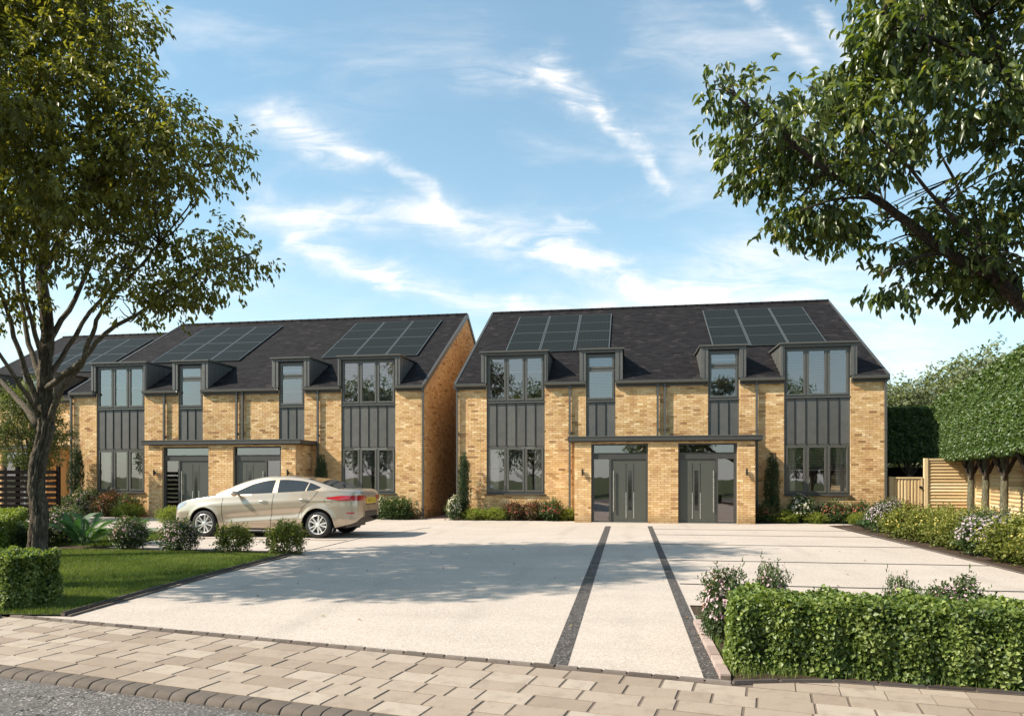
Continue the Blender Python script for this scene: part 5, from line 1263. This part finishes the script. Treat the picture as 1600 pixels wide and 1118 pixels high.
# cabin
def cab(x):
    zs = ip(x, T_zs) - .01; zc = ip(x, T_zc); zr = zs + (zc - zs) * .93; yb = bodyy(x, zs) * .975; hfr = min(1, max(0, (zc - zs) / .42)); yr = yb - .27 * hfr ** .9
    return zs, zc, zr, yb, yr
def Cs(x, z, off=0, s=-1):
    zs, zc, zr, yb, yr = cab(x); t = (z - zs) / max(zr - zs, .02); t = min(max(t, 0), 1.0)
    return (x, s * (yb - (yb - yr) * (.75 * t + .25 * t * t) + off), z)
cb_ = MB()
for s in (-1, 1):
    rows_ = []
    for x in np.linspace(1.32, 4.60, 90):
        zs, zc, zr, yb, yr = cab(x); r = [Cs(x, zs + (zr - zs) * i / 9, 0, s) for i in range(10)]
        for i in range(1, 10): a = pi / 2 * i / 9; r.append((x, s * yr * (cos(a) ** .8 if i < 9 else 0), zr + (zc - zr) * sin(a)))
        rows_.append(r)
    cb_.grid(rows_, .5, flip=(s < 0))
roof_ = cbuild(cb_, 'cabin', M_paint)
DL = smooth_tab([(1.70, 1.055), (2.0, 1.20), (2.35, 1.345), (2.7, 1.415), (3.1, 1.435), (3.5, 1.415), (3.8, 1.365), (4.12, 1.255)])
def DB(x): return 1.045 + (x - 1.7) * .045 if x < 3.75 else 1.137 + max(0, x - 3.78) * .33
def side_glass(x0, x1, name, s, xt0=0, xt1=0):
    b = MB(); rows_ = []
    for i in range(25):
        u = i / 24; r = []
        for j in range(9):
            v = j / 8; x = (x0 + xt0 * v) + ((x1 + xt1 * v) - (x0 + xt0 * v)) * u; zb = DB(x); zt = max(ip(x, DL), zb + .002); z = zb + (zt - zb) * v; r.append(Cs(x, z, .006, s))
        rows_.append(r)
    b.grid(rows_, .5, flip=(s < 0)); return cbuild(b, name, M_cglass)
for s in (-1, 1):
    side_glass(1.76, 2.86, 'window', s, 0, .0); side_glass(3.00, 3.72, 'window', s, -.03, .05); side_glass(3.755, 4.12, 'window', s, .05, .0)
    b = MB()                                  # dark trim lines round the glass and door shuts
    b.tube([Cs(x, DB(x) - .008, .006, s) for x in np.linspace(1.72, 4.1, 30)], .006, 5); cbuild(b, 'window_trim', M_black)
    for pts in ([(1.56, .99), (1.545, .8), (1.55, .55), (1.60, .28)], [(2.92, 1.09), (2.90, .8), (2.87, .5), (2.84, .25)], [(4.08, 1.15), (3.98, 1.02), (3.84, .88), (3.70, .76), (3.62, .62), (3.60, .52)]):
        P2 = smooth_tab(sorted([(z, x) for x, z in pts])); b = MB(); b.tube([B(x, z, .0015, s) for z, x in P2[::12]], .0045, 5); cbuild(b, 'door_seam', M_black)
    for hx, hz_ in ((2.66, .905), (3.72, .955)):
        b = MB(); rows_ = []
        y0 = bodyy(hx, hz_)
        b.tube([(hx - .12, s * (y0 + .004), hz_ - .004), (hx - .08, s * (y0 + .022), hz_), (hx, s * (y0 + .030), hz_ + .003), (hx + .08, s * (y0 + .022), hz_ + .002), (hx + .12, s * (y0 + .004), hz_)], [.010, .016, .017, .016, .010], 8, .8); cbuild(b, 'door_handle', M_chrome)
    b = MB(); mx, mz = 1.98, 1.075; y0 = bodyy(mx, 1.0)
    b.tube([(mx + .02, s * (y0 - .05), mz - .04), (mx - .01, s * (y0 + .06), mz)], .025, 8, .3)
    rows_ = []
    for i in range(9):
        a = -pi / 2 + pi * i / 8; rows_.append([(mx - .03 + .075 * cos(a) * cos(t) * 1.0, s * (y0 + .15 + .12 * sin(a)), mz + .02 + .072 * cos(a) * sin(t)) for t in np.linspace(0, 2 * pi, 13)])
    b.grid(rows_, .5, flip=(s > 0)); cbuild(b, 'wing_mirror', M_paint)
    # lamps
    b = MB(); b.grid([[B(x, .985 + (.03 - .0) * 0 + (j / 6 - .5) * (.02 + .105 * min(1, (x - 4.30) / .35)), .006, s) for j in range(7)] for x in np.linspace(4.32, 5.09, 26)], .5, flip=(s < 0)); cbuild(b, 'tail_light', M_redl)
    b = MB(); b.grid([[B(x, .64 + (x) * .42 + (j / 6 - .45) * (.13 - .22 * abs(x - .25)), .005, s) for j in range(7)] for x in np.linspace(.03, .50, 16)], .5, flip=(s < 0)); cbuild(b, 'headlight', M_head)
    b = MB(); b.grid([[B(x, .62 + (j / 3 - .5) * .035, .004, s) for j in range(4)] for x in np.linspace(4.80, 4.98, 8)], .5, flip=(s < 0)); cbuild(b, 'rear_reflector', M_redl)
    b = MB(); b.grid([[B(x, ip(x, T_zb) + .0 + j * .025, .004, s) for j in range(3)] for x in np.linspace(1.50, 3.64, 20)], .5, flip=(s < 0)); cbuild(b, 'sill_trim', M_black)
    # arch liner
    for c in WX:
        b = MB(); b.grid([[(c + (RA - .004) * cos(a), s * y, WZ + (RA - .004) * sin(a)) for y in (.70, .93)] for a in np.linspace(-.5, pi + .5, 24)], .2, flip=(s > 0)); cbuild(b, 'wheel_arch', M_black)
b = MB(); b.tube([(4.36 + .095 * cos(a), -(bodyy(4.36 + .095 * cos(a), .92 + .095 * sin(a)) + .0015), .92 + .095 * sin(a)) for a in np.linspace(0, 2 * pi, 28)], .003, 5); cbuild(b, 'fuel_flap', M_black)
def top_patch(xs, s0, s1, mat, name, off=.006):
    b = MB(); rows_ = []
    for x in xs:
        zs, zc, zr, yb, yr = cab(x); r = []
        for u in np.linspace(s0, s1, 17): a = math.asin(max(-1, min(1, abs(u)))) ; yy = yr * u; kk = sqrt(max(0, 1 - (abs(u)) ** 2.5)); r.append((x, yy, zr + (zc - zr) * kk + off))
        rows_.append(r)
    b.grid(rows_, .5, flip=False); return cbuild(b, name, mat)
top_patch(np.linspace(3.70, 4.52, 24), -.93, .93, M_cglass, 'rear_window', .008); top_patch(np.linspace(1.42, 2.28, 24), -.93, .93, M_cglass, 'windscreen', .008)
b = MB(); b.box(.25, .64, -.74, .74, .22, .80, .2); b.box(1.46, 3.68, -.80, .80, .18, .9, .2); b.box(4.50, 4.92, -.7, .7, .36, .9, .2); b.box(.5, 4.7, -.66, .66, .24, .92, .2); cbuild(b, 'underbody', M_black, smooth=False)
rx = LEN
b = MB(); b.box(rx - .012, rx + .010, -.31, .31, .845, .985, .5); pl_ = cbuild(b, 'number_plate', M_plate, smooth=False)
fc = bpy.data.curves.new('plate_text', 'FONT'); fc.body = 'RO21 LS'; fc.size = .135; fc.extrude = .001; fc.align_x = 'CENTER'; fc.align_y = 'CENTER'
fc.materials.append(M_black); tob = bpy.data.objects.new('t', fc); COL.objects.link(tob); dg = bpy.context.evaluated_depsgraph_get(); tme = bpy.data.meshes.new_from_object(tob.evaluated_get(dg)); bpy.data.objects.remove(tob)
to = link('plate_lettering', tme, pl_, (rx + .0115 - 2.54, 0, .915)); to.rotation_euler = (pi / 2, 0, pi / 2)
b = MB(); b.box(rx - .02, rx + .004, -.42, .42, .52, .66, .2); b.box(rx - .01, rx + .006, -.36, .36, .84 - .03, .83, .2); cbuild(b, 'rear_grille', M_black, smooth=False)
for s in (-1, 1):
    b = MB(); b.box(rx - .03, rx + .005, min(s * .34, s * .56), max(s * .34, s * .56), .93, 1.04, .5); cbuild(b, 'tail_light', M_redl, smooth=False)
b = MB(); b.box(-.006, .02, -.36, .36, .46, .62, .2); cbuild(b, 'front_grille', M_black, smooth=False)
# wheels
def wheel(name, x, s):
    yo = s * .955; hub = Vector((x - 2.54, 0, WZ)); T = MB(); sg = s
    prof = [(.232, 0), (.24, .012), (.285, .012), (.318, -.002), (.333, -.025), (.3335, -.10), (.333, -.185), (.315, -.21), (.24, -.21)]
    T.lathe([(r, sg * h) for r, h in prof], (0, 0, 0), 'y', 48, .5)
    if s > 0: T.F = [f[::-1] for f in T.F]
    ty = T.build('wheel', M_tyre, car, smooth=True, autos=50); ty.location = (hub.x, yo, WZ)
    b = MB(); b.lathe([(r, sg * h) for r, h in [(.238, .010), (.232, .014), (.222, .004), (.215, -.02), (.205, -.12), (.20, -.19)]], (0, 0, 0), 'y', 48, .6)
    for k in range(10):
        a = 2 * pi * k / 10 + (.085 if k % 2 else -.085) + .3; ca, sa = cos(a), sin(a); a2 = 2 * pi * (k // 2 + .25) / 5 + .3
        r0, r1 = .035, .226; w0, w1 = .013, .017
        def P3(r, wv, y): return (r * ca - wv * sa, sg * y, r * sa + wv * ca)
        b.hexa([P3(r0, -w0, -.035), P3(r1, -w1, -.03), P3(r1, w1, -.03), P3(r0, w0, -.035), P3(r0, -w0, -.004), P3(r1, -w1, .006), P3(r1, w1, .006), P3(r0, w0, -.004)], .7)
    b.lathe([(r, sg * h) for r, h in [(.055, -.03), (.052, 0.0), (.03, .006), (.001, .007)]], (0, 0, 0), 'y', 20, .8)
    b.build('rim', M_alloy, ty, smooth=True, autos=35)
    b = MB(); b.lathe([(r, sg * h) for r, h in [(.155, -.10), (.155, -.085), (.02, -.085)]], (0, 0, 0), 'y', 32, .3); b.build('brake_disc', M_steel, ty)
    b = MB(); b.lathe([(r, sg * h) for r, h in [(.236, -.16), (.001, -.16)]], (0, 0, 0), 'y', 32, .3); b.build('hub_back', M_black, ty)
for x in WX:
    for s in (-1, 1): wheel('wheel', x, s)
